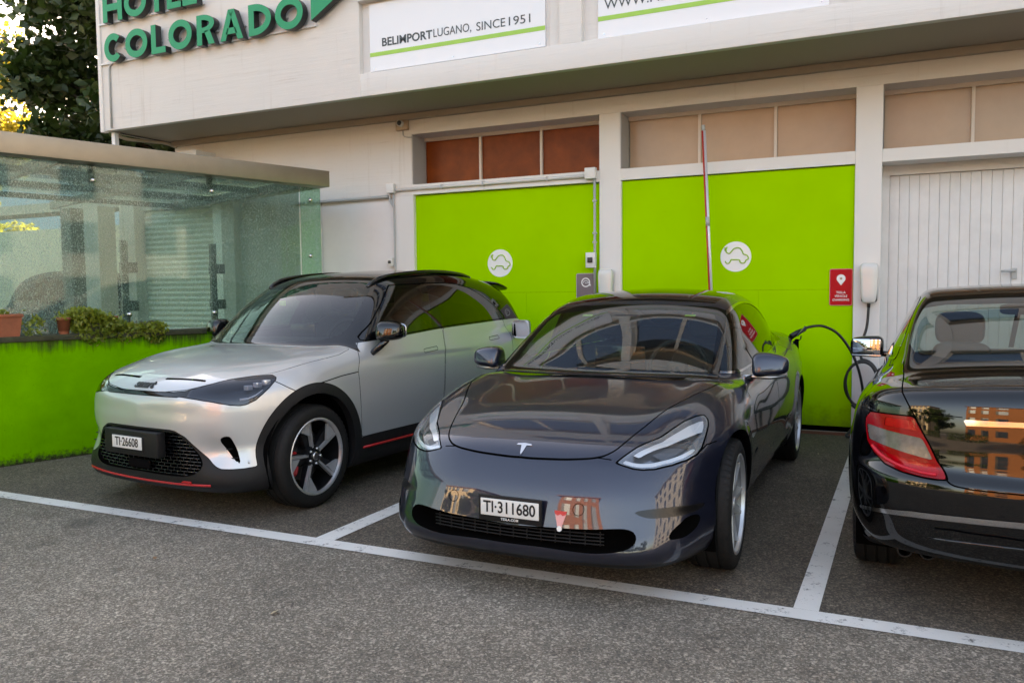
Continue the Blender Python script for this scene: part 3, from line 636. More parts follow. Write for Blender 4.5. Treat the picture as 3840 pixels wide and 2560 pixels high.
decal(-4.023, 1.763, .160, 8.455, 'round white car and plug decal on the left green door, above the silver car'); decal(-1.338, 1.764, .154, 8.435, 'round white car and plug decal on the right green door, above the grey saloon')
def wall_sign(x0, x1, z0, z1, y, m1, m2, label, cat='sign'):
    e = empty('wall_sign', ((x0+x1)/2, y, z0)); tag(e, label, cat); w, h = x1-x0, z1-z0
    MB().prism([tuple(q) for q in rpoly([(-w/2, 0), (w/2, 0), (w/2, h), (-w/2, h)], .02)], -.006, 0, 'y').build('sign_edge', m2, e)
    MB().prism([tuple(q) for q in rpoly([(-w/2+.008, .008), (w/2-.008, .008), (w/2-.008, h-.008), (-w/2+.008, h-.008)], .016)], -.009, -.006, 'y').build('sign_face', m1, e); return e, w, h
rs, w, h = wall_sign(-.440, -.224-.006, 1.262, 1.620, 8.432, 'sign_red', 'sign_red_edge', 'red sign with a white map pin reading TESLA VEHICLE CHARGING')
pin = [(.040*math.sin(a), .262+.040*math.cos(a)) for a in np.linspace(R(-118), R(118), 22)]+[(0, .196)]
MB().prism(pin, -.011, -.009, 'y').build('map_pin', 'decal_white', rs); MB().prism([(.012*math.cos(a), .262+.012*math.sin(a)) for a in np.linspace(0, 2*math.pi, 13)[:-1]], -.0125, -.011, 'y').build('pin_bolt', 'pane_beige', rs)
for i, tx in enumerate(('TESLA', 'VEHICLE', 'CHARGING')): flat_text(rs, tx, 0, .117-i*.036, .021, 'decal_white', -.0095, .0004, (.085, .115, .150)[i], 'CENTER')
gs, w, h = wall_sign(-3.076, -2.850, 1.262, 1.625, 8.447, 'sign_grey', 'sign_grey_edge', 'grey sign with a white car symbol beside the left pillar')
A, B = ring(0, .262, .052, .052, .040, .040, 0, 360, 33); q = MB()
for i in range(32): q.add([(A[i][0], -.0105, A[i][1]), (A[i+1][0], -.0105, A[i+1][1]), (B[i+1][0], -.0105, B[i+1][1]), (B[i][0], -.0105, B[i][1])], [(0, 1, 2, 3)])
q.build('symbol_ring', 'decal_white', gs); MB().tube([(u*.05, -.0105, .262+v*.05) for u, v in spl([(-.6, -.1), (-.4, .25), (.1, .4), (.5, .15), (.7, -.1), (.2, -.15), (-.2, -.12)], 4)], .004, 6).build('symbol_car', 'decal_white', gs); MB().add([(.03, -.0105, .222), (.062, -.0105, .225), (.05, -.0105, .250)], [(0, 1, 2)]).build('symbol_tail', 'decal_white', gs)
def charger(x, z0, label, group):
    e = empty('wall_charger', (x, YF, z0)); tag(e, label, 'charger', group)
    def wp(p): return [p[0]*(1-.13*(-p[2]+.2)), p[1]*(1-.1*p[2]), p[2]]
    MB().add(*blob((0, -.055, .20), (.078, .052, .192), .38, 40, 26, wp), True).build('shell', 'charger_shell', e); MB().box((-.068, -.04, .02), (.074, 0, .375), .02).build('backplate', 'charger_back', e); MB().cyl((0, -.055, .03), (0, -.055, -.03), .016).build('cable_gland', 'charger_back', e); return e
charger(-.085, 1.275, 'silver wall charger on the pillar beside the red sign', 'wall chargers on the pillars'); charger(-2.70, 1.275, 'silver wall charger on the pillar beside the grey sign', 'wall chargers on the pillars')
cb = empty('charging_cable', (-.1, 8.2, 0)); tag(cb, 'black charging cable looping from the wall charger to the grey saloon', 'cable')
pts = [(-.085, 8.345, 1.25), (-.095, 8.32, 1.10), (-.15, 8.30, .80), (-.20, 8.28, .62), (-.27, 8.26, .42), (-.23, 8.26, .26), (-.12, 8.28, .22), (-.02, 8.28, .36), (.0, 8.28, .56), (-.08, 8.27, .70), (-.20, 8.25, .66), (-.28, 8.24, .46), (-.24, 8.24, .28), (-.12, 8.26, .26)]
coil = []
for t in np.linspace(0, 2*math.pi*2.6, 90): coil.append((-.13+(.145+.008*math.sin(t*1.7))*math.sin(t), 8.275-.0035*t, .515+(.225+.012*math.cos(t*.8))*math.cos(t)))
MB().tube(spl([(-.085, 8.345, 1.25), (-.10, 8.33, 1.05), (-.155, 8.31, .86), (-.14, 8.285, .76)], 6)+coil, .0125, 8).build('cable_coil', 'cable_black', cb, loc=(.1, -8.2, 0))
MB().tube(spl([(-.15, 8.26, .30), (-.21, 8.22, .10), (-.26, 8.18, .03), (-.20, 8.16, .05), (-.12, 8.12, .30), (-.13, 8.05, .55), (-.20, 7.98, .80), (-.32, 7.90, 1.00), (-.45, 7.80, 1.085), (-.56, 7.70, 1.085), (-.62, 7.64, 1.06)], 8), .0125, 8).build('cable_lead', 'cable_black', cb, loc=(.1, -8.2, 0))
MB().tube([(-.60, 7.66, 1.065), (-.66, 7.60, 1.035), (-.71, 7.56, 1.0)], [.018, .024, .026], 10).build('charging_plug', 'cable_black', cb, loc=(.1, -8.2, 0))
MB().tube([(-.10, YF, .80), (-.10, 8.30, .80), (-.10, 8.28, .83)], .014, 8).build('cable_hook', 'conduit_white', cb, loc=(.1, -8.2, 0))
MB().tube(spl([(-2.70, 8.345, 1.25), (-2.71, 8.33, 1.0), (-2.75, 8.3, .6), (-2.72, 8.28, .25)], 6), .0125, 8).build('charging_cable', 'cable_black'); tag(bpy.data.objects['charging_cable.001'], 'black cable hanging below the charger beside the grey sign', 'cable')
cd = empty('cable_conduit', (-4, YF, 2.6)); tag(cd, 'grey conduit and junction boxes along the wall above the left green door', 'conduit')
L_ = (4, -YF, -2.6)
MB().tube([(-7.0, YF-.02, 2.598), (-5.50, YF-.02, 2.612)], .019, 10).build('pipe', 'conduit_grey', cd, loc=L_); MB().tube([(-5.39, YF-.022, 2.682), (-2.93, YF-.022, 2.686)], .020, 10).build('pipe', 'conduit_white', cd, loc=L_)
MB().tube([(-2.836, YF-.02, 2.66), (-2.836, YF-.02, 1.20)], .014, 10).build('pipe', 'conduit_grey', cd, loc=L_); MB().tube(spl([(-5.47, YF-.02, 2.66), (-5.475, YF-.02, 2.56), (-5.43, YF-.02, 2.48), (-5.42, YF-.02, 2.42), (-5.42, YF-.02, 1.3)], 5), .011, 8).build('pipe', 'conduit_grey', cd, loc=L_); MB().tube([(-5.425, YF-.02, 2.66), (-5.42, YF-.02, 2.42)], .011, 8).build('pipe', 'conduit_grey', cd, loc=L_)
for a, b, nm in (((-5.50, YF-.07, 2.645), (-5.392, YF, 2.76), 'junction_box'), ((-2.936, YF-.07, 2.645), (-2.814, YF, 2.766), 'junction_box')): bx(nm, a, b, 'box_white', cd, .006).location = L_
for zc in (2.4, 2.05, 1.95): bx('pipe_clip', (-2.856, YF-.038, zc), (-2.816, YF, zc+.02), 'conduit_grey', cd).location = L_
for xc in (-4.75, -4.2, -3.4): bx('pipe_clip', (xc, YF-.044, 2.66), (xc+.018, YF, 2.71), 'conduit_grey', cd).location = L_
for (xa, xb, za, zb, lb) in ((-2.929, -2.822, 1.682, 1.849, 'white switch box with black knob beside the left pillar'), (-5.50, -5.435, 1.755, 1.86, 'small switch box with black knob on the pier left of the green door')):
    e = empty('switch_box', ((xa+xb)/2, YF, za)); tag(e, lb, 'switch', 'switch boxes on the wall'); w, h = xb-xa, zb-za
    MB().box((-w/2, -.065, 0), (w/2, 0, h), .006).build('box', 'box_white', e); MB().box((-w*.27, -.085, h*.33), (w*.27, -.06, h*.68), .008).build('knob', 'charger_back', e)
fl = empty('wall_camera', (-5.276, YF, 3.39)); tag(fl, 'small square wall camera under the overhang beside the brown window', 'camera')
MB().box((-.085, -.045, .0), (.085, 0, .15), .006).build('housing', 'pane_beige', fl); MB().lathe([(0, -.105), (.036, -.10), (.04, -.045)], 24, 'y', (-.005, 0, .075)).build('lens_barrel', 'charger_shell', fl); MB().lathe([(0, -.112), (.028, -.108), (.03, -.10)], 20, 'y', (.005, 0, .075)).build('lens', 'charger_back', fl)
MB().tube(spl([(.0, -.015, 0), (.01, -.02, -.06), (.06, -.02, -.085), (.12, -.01, -.09)], 4), .008, 6).build('lead', 'conduit_grey', fl)
# raised barrier arm in front of the right green door
pb = empty('barrier_arm', (-1.52, 8.20, 0)); tag(pb, 'raised red and white striped barrier arm behind the grey saloon', 'barrier')
def pole_pt(z): t = (z-1.442)/(3.072-1.442); return -1.55+t*(-1.628+1.55)+1.52
def bar(name, z0, z1, off, r, mat): MB().tube([(pole_pt(z0)+off, -.0, z0), (pole_pt(z1)+off, 0, z1)], r, 8).build(name, mat, pb)
bar('arm_white', .62, 3.02, .010, .0135, 'pole_white'); bar('arm_red', .62, 3.02, -.011, .0085, 'pole_red'); bar('arm_cap', 3.02, 3.075, .0, .018, 'conduit_grey'); bar('arm_joint', 2.07, 2.16, .003, .021, 'conduit_grey'); MB().box((-.10, -.08, 0), (.12, .08, .75), .015).build('barrier_post', 'box_white', pb)

# ---------------------------------------------------------------- glazed pavilion and low wall on the left
PA = R(18); PD = Vector((math.sin(PA), math.cos(PA), 0)); PN = Vector((math.cos(PA), -math.sin(PA), 0)); PO = Vector((-6.583, 4.578, 0))
# local frame: x = along the wall (away), y = into the pavilion (left), z up
PROT = math.atan2(PD.y, PD.x)
lw = empty('garden_wall', PO, PROT); tag(lw, 'low lime green concrete wall with mossy top beside the silver car', 'wall')
MB().box((-6, .0, 0), (3.9, .26, 1.045)).build('wall_face', 'lime_wall', lw); MB().box((-6, -.012, 1.045), (3.9, .27, 1.092), .006).build('wall_cap', 'moss_cap', lw)
pv = empty('glass_pavilion', PO, PROT); tag(pv, 'glazed pavilion with steel edge beam and point fixed dotted glass', 'pavilion')
MB().box((-6, .10, 2.645), (3.07, .28, 2.825), .004).build('edge_beam', 'steel_beam', pv); MB().box((2.95, .285, 2.645), (3.07, 3.6, 2.825), .004).build('side_beam', 'steel_beam', pv)
for a, b, mt in ((-5.9, -2.70, 'dotted_glass'), (-2.68, -.62, 'dotted_glass'), (-.60, 2.755, 'dotted_glass'), (2.775, 3.035, 'clear_green_glass')):
    MB().box((a, .245, 1.095), (b, .257, 2.64)).build('glass_sheet', mt, pv)
for sx, sz in ((.559, 2.499), (1.712, 2.497), (2.89, 2.494), (2.88, 1.861), (1.70, 1.245), (-.5, 2.50), (-1.6, 2.5), (.84, 1.25)):
    e = empty('glass_fixing', (sx, .25, sz), 0, pv); MB().add(*blob((0, -.022, 0), (.024, .022, .024), .9), True).build('bolt_head', 'bolt_steel', e)
    if sz > 2.4 and sx < 2.8: MB().box((-.032, .02, -.01), (.032, .035, .16)).build('hanger', 'bracket_dark', e)
for sx in (-.6, .84, 1.74):
    e = empty('glass_clamp', (sx, .29, 1.10), 0, pv); MB().box((-.03, 0, 0), (.03, .04, .86)).build('clamp_bar', 'bracket_dark', e)
    for zz in (.55, .18): MB().box((-.045, -.02, zz), (.11, .03, zz+.10)).build('clamp_arm', 'bracket_dark', e)
for k in range(7): xk = -4.8+1.28*k; MB().box((xk-.03, .285, 2.64), (xk+.03, 4.6, 2.74)).build('roof_beam', 'bracket_dark', pv)
for k in range(3): yk = 1.30+1.15*k; MB().box((-6, yk-.025, 2.655), (2.94, yk+.025, 2.72)).build('roof_purlin', 'bracket_dark', pv)
for k in range(7):
    for j in range(3):
        xk = -4.8+1.28*k; MB().box((xk-1.22, .30+1.15*j*1.0+(0 if j == 0 else -.0)+.02, 2.745), (xk-.02, 1.40+1.15*j, 2.757)).build('roof_pane', 'roof_glass', pv)
cw = bx('yard_wall', (-26, 12.6, 0), (-10.0, 12.9, 3.0), 'old_concrete'); tag(cw, 'stained concrete yard wall seen through the pavilion glass', 'wall')
for xa_, xb_, lb_ in ((-11.51, -11.28, 'slim dark column behind the glass, in front of the van'), (-10.99, -10.68, 'broad concrete column behind the glass, right of the slim one')):
    o = bx('yard_column', (xa_, 8.40, 0), (xb_, 8.70, 2.78), 'bracket_dark' if xb_ < -11 else 'concrete'); tag(o, lb_, 'column', 'columns behind the glass')
o = bx('canopy_slab', (-26, 8.8, 2.80), (-9.06, 9.3, 2.95), 'concrete'); tag(o, 'concrete canopy slab behind the glazed pavilion', 'canopy')

# plants on the wall
def leaf_mesh(name, pts, size, mat, parent=None, flat=.0, jit=1.0):
    n = len(pts); P = np.array(pts); V = np.zeros((n, 5, 3)); base = np.array([(0, 0, 0), (.32, .45, .05), (0, 1, -.08), (-.32, .45, .05), (0, .5, -.03)])
    u = RNG.normal(size=(n, 3)); u[:, 2] *= (1-flat); u /= np.linalg.norm(u, axis=1)[:, None]; v = RNG.normal(size=(n, 3)); v -= u*(u*v).sum(1)[:, None]; v /= np.linalg.norm(v, axis=1)[:, None]; w = np.cross(u, v)
    s = size*(.6+.8*RNG.random(n))
    for k in range(5): V[:, k] = P+s[:, None]*(base[k, 0]*v+base[k, 1]*u+base[k, 2]*w)
    F = []; idx = np.arange(n)*5
    for a, b, c in ((0, 1, 4), (1, 2, 4), (2, 3, 4), (3, 0, 4)): F.append(np.stack([idx+a, idx+b, idx+c], -1))
    T = np.concatenate(F); V = V.reshape(-1, 3); me = bpy.data.meshes.new(name); me.vertices.add(len(V)); me.vertices.foreach_set('co', V.astype(np.float32).ravel()); me.loops.add(len(T)*3); me.loops.foreach_set('vertex_index', T.astype(np.int32).ravel()); me.polygons.add(len(T)); me.polygons.foreach_set('loop_start', (np.arange(len(T))*3).astype(np.int32)); me.update(calc_edges=True)
    return link(name, me, mat, parent)
def wpos(s_, d, z): return PO+PD*s_+Vector((-PN.x, -PN.y, 0))*d+Vector((0, 0, z))
def pot_round(s_, d, r, h, label, dens=60):
    e = empty('plant_pot', wpos(s_, d, 1.092)); tag(e, label, 'plant pot', 'plant pots on the green wall'); MB().lathe([(r*.62, 0), (r*.70, .02), (r*.72, .03), (r*.74, .03), (r*.92, h*.82), (r, h*.82), (r, h), (r*.88, h), (r*.84, h*.85), (0, h*.85)], 28, 'z').build('pot', 'terracotta', e); 
    pts = [(RNG.normal()*r*.8, RNG.normal()*r*.8, h*(.9+.35*RNG.random())) for _ in range(dens)]; o = leaf_mesh('foliage', pts, .035, 'leaf_ivy', e); tag(o, kind='stuff'); return e
pot_round(.22, .12, .060, .15, 'round terracotta pot at the left end of the ivy'); pot_round(.63, .12, .058, .15, 'terracotta pot half hidden in the middle of the ivy', 20)
e = empty('planter_box', wpos(-.30, .12, 1.092), PROT); tag(e, 'rectangular terracotta planter at the left edge of the green wall', 'planter', 'plant pots on the green wall'); MB().add([(sx*(.15 if z == 0 else .17), sy*(.07 if z == 0 else .085), z) for z in (0, .17) for sx, sy in ((-1, -1), (1, -1), (1, 1), (-1, 1))], [(3, 2, 1, 0), (4, 5, 6, 7), (0, 1, 5, 4), (1, 2, 6, 5), (2, 3, 7, 6), (3, 0, 4, 7)]).build('box', 'terracotta', e); MB().box((-.18, -.095, .165), (.18, .095, .192), .006).build('rim', 'terracotta', e)
o = leaf_mesh('foliage', [(.19+RNG.random()*.16, -.02+RNG.normal()*.05, .15-RNG.random()*.17) for _ in range(90)]+[(RNG.normal()*.09, RNG.normal()*.04, .20+.02*RNG.random()) for _ in range(60)], .04, 'leaf_ivy', e); tag(o, kind='stuff')
iv = empty('ivy_plant', wpos(.62, .1, 1.092), PROT); tag(iv, 'bushy yellow green ivy sprawling over the top of the green wall', 'plant')
pts = []
for _ in range(5200):
    t = RNG.random(); hgt = .175*(.7+.5*math.sin(t*5+1))*(1-.55*max(0, t-.85)/.15); a = RNG.random()
    pts.append((-.34+t*.80, .02+RNG.normal()*.07, .01+hgt*a**.7)) if RNG.random() < .93 else pts.append((-.34+t*.80, -.11-.015*RNG.random(), .02-.09*RNG.random()*(.4+abs(math.sin(t*9)))))
o = leaf_mesh('ivy_leaves', pts, .038, 'leaf_ivy', iv); tag(o, kind='stuff')
for k in range(9): a = RNG.random(); MB().tube(spl([(-.3+a*.7, .0, .0), (-.3+a*.7+RNG.normal()*.05, -.06, .10), (-.3+a*.7+RNG.normal()*.08, -.12, -.04)], 4), .003, 5).build('ivy_stem', 'bark', iv)

# ---------------------------------------------------------------- trees and background
def tree(name, base, h, rad, n, leaf, mat, label, zc=.62, trunk_r=.22, clumps=26, squash=.8, group='trees left of the hotel'):
    e = empty(name, base); tag(e, label, 'tree', group)
    t = MB(); t.tube(spl([(0, 0, 0), (.08, .05, h*.25), (-.05, .1, h*.5), (.05, 0, h*.85)], 5), list(np.linspace(trunk_r, trunk_r*.25, 16)), 10); t.build('trunk', 'bark', e)
    cl = []
    for k in range(clumps):
        d = RNG.normal(size=3); d /= np.linalg.norm(d); r = rad*(.35+.65*RNG.random()**.5); c = np.array([d[0]*r, d[1]*r, h*zc+d[2]*r*squash]); cl.append((c, rad*(.16+.20*RNG.random())))
    for c, r in cl[::2]: MB().tube(spl([(0, .05, h*.35), tuple(c*.5+np.array([0, 0, h*.25])), tuple(c)], 4), list(np.linspace(trunk_r*.35, .015, 9)), 6).build('branch', 'bark', e)
    pts = []
    per = n//clumps
    for c, r in cl:
        q = RNG.normal(size=(per, 3)); q /= np.linalg.norm(q, axis=1)[:, None]; q *= (r*(.55+.5*RNG.random(per)))[:, None]; q[:, 2] *= .7; pts += list(c+q)
    o = leaf_mesh('crown', pts, leaf, mat, e, .35); tag(o, kind='stuff'); return e
tree('maple_tree', (-13.2, 12.5, 0), 9.0, 3.0, 34000, .19, 'leaf_dark', 'large dark green maple tree standing left of the hotel', .66, .24, 95, .9)
tree('maple_tree', (-13.0, 15.5, 0), 7.0, 2.4, 10000, .19, 'leaf_dark', 'smaller dark tree close behind the hotel corner', .6, .2, 40)
tree('birch_tree', (-29.5, 17, 0), 12.5, 3.6, 14000, .22, 'leaf_gold', 'sunlit yellow green tree at the far left behind the maple', .62, .2, 46)
tree('birch_tree', (-46, 27, 0), 9.0, 3.6, 7000, .30, 'leaf_gold', 'distant golden tree low above the pavilion beam', .62, .3, 34)
m = MB(); hv = []
for k in range(61): a = R(95+75*k/60); rr = 420; hv += [(rr*math.cos(a), rr*math.sin(a), -5), (rr*math.cos(a), rr*math.sin(a), 60+14*math.sin(k*.35)+9*math.sin(k*.9+1)), (rr*1.3*math.cos(a), rr*1.3*math.sin(a), -5)]
m.add(hv, [(3*k, 3*k+3, 3*k+4, 3*k+1) for k in range(60)]+[(3*k+1, 3*k+4, 3*k+5, 3*k+2) for k in range(60)], True); o = m.build('hills', 'hill_far'); tag(o, kind='structure')
# houses across the street (mirrored in paint and glass)
def house(name, a, b, mat, label, floors, cols, face, roof='roof_tile'):
    e = empty(name, ((a[0]+b[0])/2, (a[1]+b[1])/2, 0)); tag(e, label, 'building', 'houses across the street'); c = Vector(((a[0]+b[0])/2, (a[1]+b[1])/2, 0)); H = b[2]
    bx('wall', tuple(Vector(a)-c), tuple(Vector(b)-c), mat, e); bx('roof', (a[0]-c.x-.5, a[1]-c.y-.5, H), (b[0]-c.x+.5, b[1]-c.y+.5, H+.35), roof, e)
    fh = H/floors
    for f in range(floors):
        for k in range(cols):
            z0 = f*fh+.9; 
            if face == 'y': w = (b[0]-a[0])/cols; x0 = a[0]+w*(k+.3)-c.x; q = bx('window', (x0, b[1]-c.y-.02, z0), (x0+w*.4, b[1]-c.y+.03, z0+1.5), 'window_dark', e); bx('shutter', (x0-w*.14, b[1]-c.y, z0-.05), (x0-.02, b[1]-c.y+.06, z0+1.55), 'letter_side' if mat != 'far_white' else 'conduit_grey', e)
            else: w = (b[1]-a[1])/cols; y0 = a[1]+w*(k+.3)-c.y; bx('window', (a[0]-c.x-.03, y0, z0), (a[0]-c.x+.02, y0+w*.4, z0+1.5), 'window_dark', e)
    return e
house('apartment_house', (-9, -30, 0), (1, -22, 11.5), 'orange_wall', 'orange apartment house across the street', 4, 4, 'y'); house('apartment_house', (-36, -32, 0), (-21, -24, 11), 'cream_wall', 'cream apartment house across the street', 4, 5, 'y')
house('office_block', (30, -18, 0), (42, 26, 16), 'far_white', 'long white office block at the right end of the street', 6, 12, 'x', 'concrete')
for k, (xk, yk, hk) in enumerate(((-17, -20, 8.5), (-12.5, -18, 7.0), (5.5, -19, 8.0), (11, -21, 9.5), (17, -19, 8.0), (-27, -19, 8))):
    tree('street_tree', (xk, yk, 0), hk, 3.0, 4500, .34, 'leaf_hedge', 'green street tree across the road, number %s from the left' % ('two', 'three', 'four', 'five', 'six', 'one')[k], .6, .18, 26, .9, 'trees across the street')
for k, xk in enumerate((-20, -13, -6, 2, 9, 16)):
    e = empty('street_hedge', (xk, -14.5, 0)); tag(e, 'clipped hedge along the far side of the street, number %s from the left' % ('one', 'two', 'three', 'four', 'five', 'six')[k], 'hedge', 'hedges across the street')
    pts = [((RNG.random()-.5)*5.6, (RNG.random()-.5)*.9, RNG.random()*1.1) for _ in range(1500)]; o = leaf_mesh('leaves', pts, .16, 'leaf_hedge', e); tag(o, kind='stuff'); MB().tube([(0, 0, 0), (0, 0, .9)], .05, 6).build('stem', 'bark', e)
# ---------------------------------------------------------------- litter
def litter(x, y, r, mat, label):
    n = 7; A = np.linspace(0, 2*math.pi, n+1)[:-1]; m = MB(); V = [(r*math.cos(a)*(.7+.5*RNG.random()), r*.55*math.sin(a)*(.7+.5*RNG.random()), .004+.010*RNG.random()) for a in A]+[(0, 0, .012)]; m.add(V, [(i, (i+1) % n, n) for i in range(n)]); o = m.build('fallen_leaf', mat, None, loc=(x, y, .003), rot=(0, 0, RNG.random()*6)); tag(o, label, 'leaf', 'fallen leaves on the asphalt')
for x, y, r, mt, lb in ((-3.54, 3.048, .022, 'leaf_brown', 'curled brown leaf in front of the silver car, left of the others'), (-2.438, 2.731, .024, 'leaf_pale', 'pale leaf on the asphalt in front of the corner of the two bays'), (-.671, 3.764, .020, 'leaf_pale', 'pale leaf touching the white line in front of the grey saloon'), (-4.964, 4.176, .018, 'leaf_brown', 'small brown leaf under the nose of the silver car'), (-.451, 7.27, .018, 'leaf_pale', 'pale scrap near the rear wheel of the grey saloon')): litter(x, y, r, mt, lb)
# ---------------------------------------------------------------- the three car bodies as smooth solids (x back from the nose, y left, z up)
def make_body(nose, plan, W, tum, zt, crown, xr, planr, zb, zr, sy, cr, yb, zbelt, slope, curv, kst=.10, kft=.05, kfs=.14, krt=.05, flare=(), extra=None, gk=.07, uk=(.012, .05, 3.3, 3.9), shift=(2.2, 3.4), dent=None):
    def F(P, comp=False):
        x, y, z = P[:, 0], np.abs(P[:, 1]), P[:, 2]
        Ys = W(x)-tum(z)
        for (cx, cz, r0, w, a) in flare:
            r = np.sqrt((x-cx)**2+(z-cz)**2); Ys = Ys+a*np.exp(-((r-r0)/w)**2)
        if extra is not None: Ys = Ys+extra(x, z)
        side = y-Ys
        top = z-(zt(x)-crown(x, y))
        fr = nose(z)+plan(y, z)-x
        re = x-(xr(z)-planr(y))
        body = smax(side, top, kst(x) if callable(kst) else kst)
        body = smax(body, fr, kft+(kfs-kft)*sstep(y, .35, .75))
        body = smax(body, re, krt)
        body = smax(body, zb(x, y)-z, .04)
        s = sy(y)*(1-2*sstep(x, *shift))
        g1 = z-(zr(x-s)-cr(y))
        h = z-zbelt
        g2 = y-(yb(x)-slope*h-curv*np.clip(h, 0, 1)**3)
        g = smax(g1, g2, gk); g = smax(g, zbelt-.16-z, .02)
        if dent is not None: body = body+dent(x, y, z)
        if comp: return body, g
        return smin(body, g, uk[0]+uk[1]*sstep(x, uk[2], uk[3]))
    return F
# --- grey saloon
T_WF, T_WR, T_WZ = .841, 3.716, .334
_w = tab([(0, .80), (.2, .845), (.45, .887), (.8, .915), (1.2, .913), (1.8, .905), (2.4, .908), (3.2, .918), (3.7, .922), (4.1, .91), (4.4, .875), (4.65, .81)], .08)
_tum = tab([(.15, .10), (.25, .05), (.35, .022), (.45, .008), (.6, 0), (.72, .004), (.82, .02), (.9, .045), (1.0, .09), (1.15, .2)], .03)
_pl = tab([(-0.9, 0.5), (-0.8, 0.27), (-0.7, 0.16), (-0.6, 0.095), (-0.466, 0.045), (-0.3, 0.012), (0, 0), (0.3, 0.012), (0.466, 0.045), (0.6, 0.095), (0.7, 0.16), (0.8, 0.27), (0.9, 0.5)], .04)
_ztT = tab([(.08, .62), (.13, .685), (.2, .735), (.3, .768), (.5, .812), (.8, .868), (1.1, .922), (1.3, .95), (2, .97), (3.6, 1.02), (4.0, 1.075), (4.2, 1.085), (4.45, 1.07), (4.66, 1.045)], .03)
_plrT = tab([(-0.95, 0.5), (-0.85, 0.27), (-0.75, 0.15), (-0.6, 0.07), (-0.4, 0.02), (0, 0), (0.4, 0.02), (0.6, 0.07), (0.75, 0.15), (0.85, 0.27), (0.95, 0.5)], .04)
F_tesla = make_body(
    nose=tab([(.10, .10), (.16, .05), (.22, .008), (.25, .0), (.30, .012), (.36, .03), (.42, .045), (.5, .065), (.6, .105), (.65, .128), (.70, .175), (.78, .32)], .012),
    plan=lambda y, z: _pl(y)*(1-.22*sstep(z, .55, .28)), W=_w, tum=_tum, zt=_ztT,
    crown=lambda x, y: .05*(y/.784)**2-.034*np.exp(-((y-.68)/.13)**2)*sstep(x, .35, .7)*(1-sstep(x, 1.1, 1.4)),
    xr=tab([(.2, 4.58), (.35, 4.66), (.55, 4.69), (.75, 4.675), (.95, 4.645), (1.05, 4.61)], .03), planr=_plrT,
    zb=lambda x, y: .165+.04*sstep(x, 4.2, 4.6), kft=.09, kfs=.13, kst=lambda x: .09-.02*sstep(x, 1.0, 1.6),
    zr=tab([(1.0, .80), (1.19, .92), (1.5, 1.085), (1.8, 1.24), (2.0, 1.335), (2.15, 1.387), (2.4, 1.43), (2.7, 1.444), (3.0, 1.432), (3.3, 1.395), (3.6, 1.33), (3.9, 1.24), (4.2, 1.125), (4.4, 1.04), (4.6, .93)], .05),
    sy=lambda y: .10*(y/.743)**2, cr=lambda y: .05*(y/.62)**2, yb=tab([(1.0, .70), (1.25, .742), (1.5, .775), (2.0, .80), (2.5, .805), (3.0, .795), (3.5, .755), (4.0, .68), (4.4, .58)], .08),
    zbelt=.95, slope=.385, curv=.42, gk=.045, flare=((T_WF, T_WZ, .37, .06, .012), (T_WR, T_WZ, .37, .07, .014)),
    extra=lambda x, z: -.018*np.exp(-((z-.40)/.10)**2)*sstep(x, 1.25, 1.6)*(1-sstep(x, 3.0, 3.3)))
# --- silver small car
S_WF, S_WR, S_WZ = .76, 3.51, .345
_wS = tab([(0, .80), (.3, .86), (.55, .893), (.8, .905), (1.2, .90), (2.2, .90), (3.2, .907), (3.6, .907), (3.95, .875), (4.2, .80)], .08)
_tumS = tab([(.12, .07), (.25, .03), (.4, .012), (.55, .004), (.65, 0), (.8, .006), (.9, .016), (1.0, .034), (1.1, .075), (1.2, .15)], .03)
_plS = tab([(-0.95, 0.6), (-0.85, 0.36), (-0.77, 0.22), (-0.7, 0.155), (-0.6, 0.095), (-0.45, 0.042), (-0.3, 0.015), (0, 0), (0.3, 0.015), (0.45, 0.042), (0.6, 0.095), (0.7, 0.155), (0.77, 0.22), (0.85, 0.36), (0.95, 0.6)], .04)
_plrS = tab([(-0.95, 0.5), (-0.85, 0.3), (-0.75, 0.17), (-0.6, 0.08), (-0.4, 0.03), (0, 0), (0.4, 0.03), (0.6, 0.08), (0.75, 0.17), (0.85, 0.3), (0.95, 0.5)], .04)
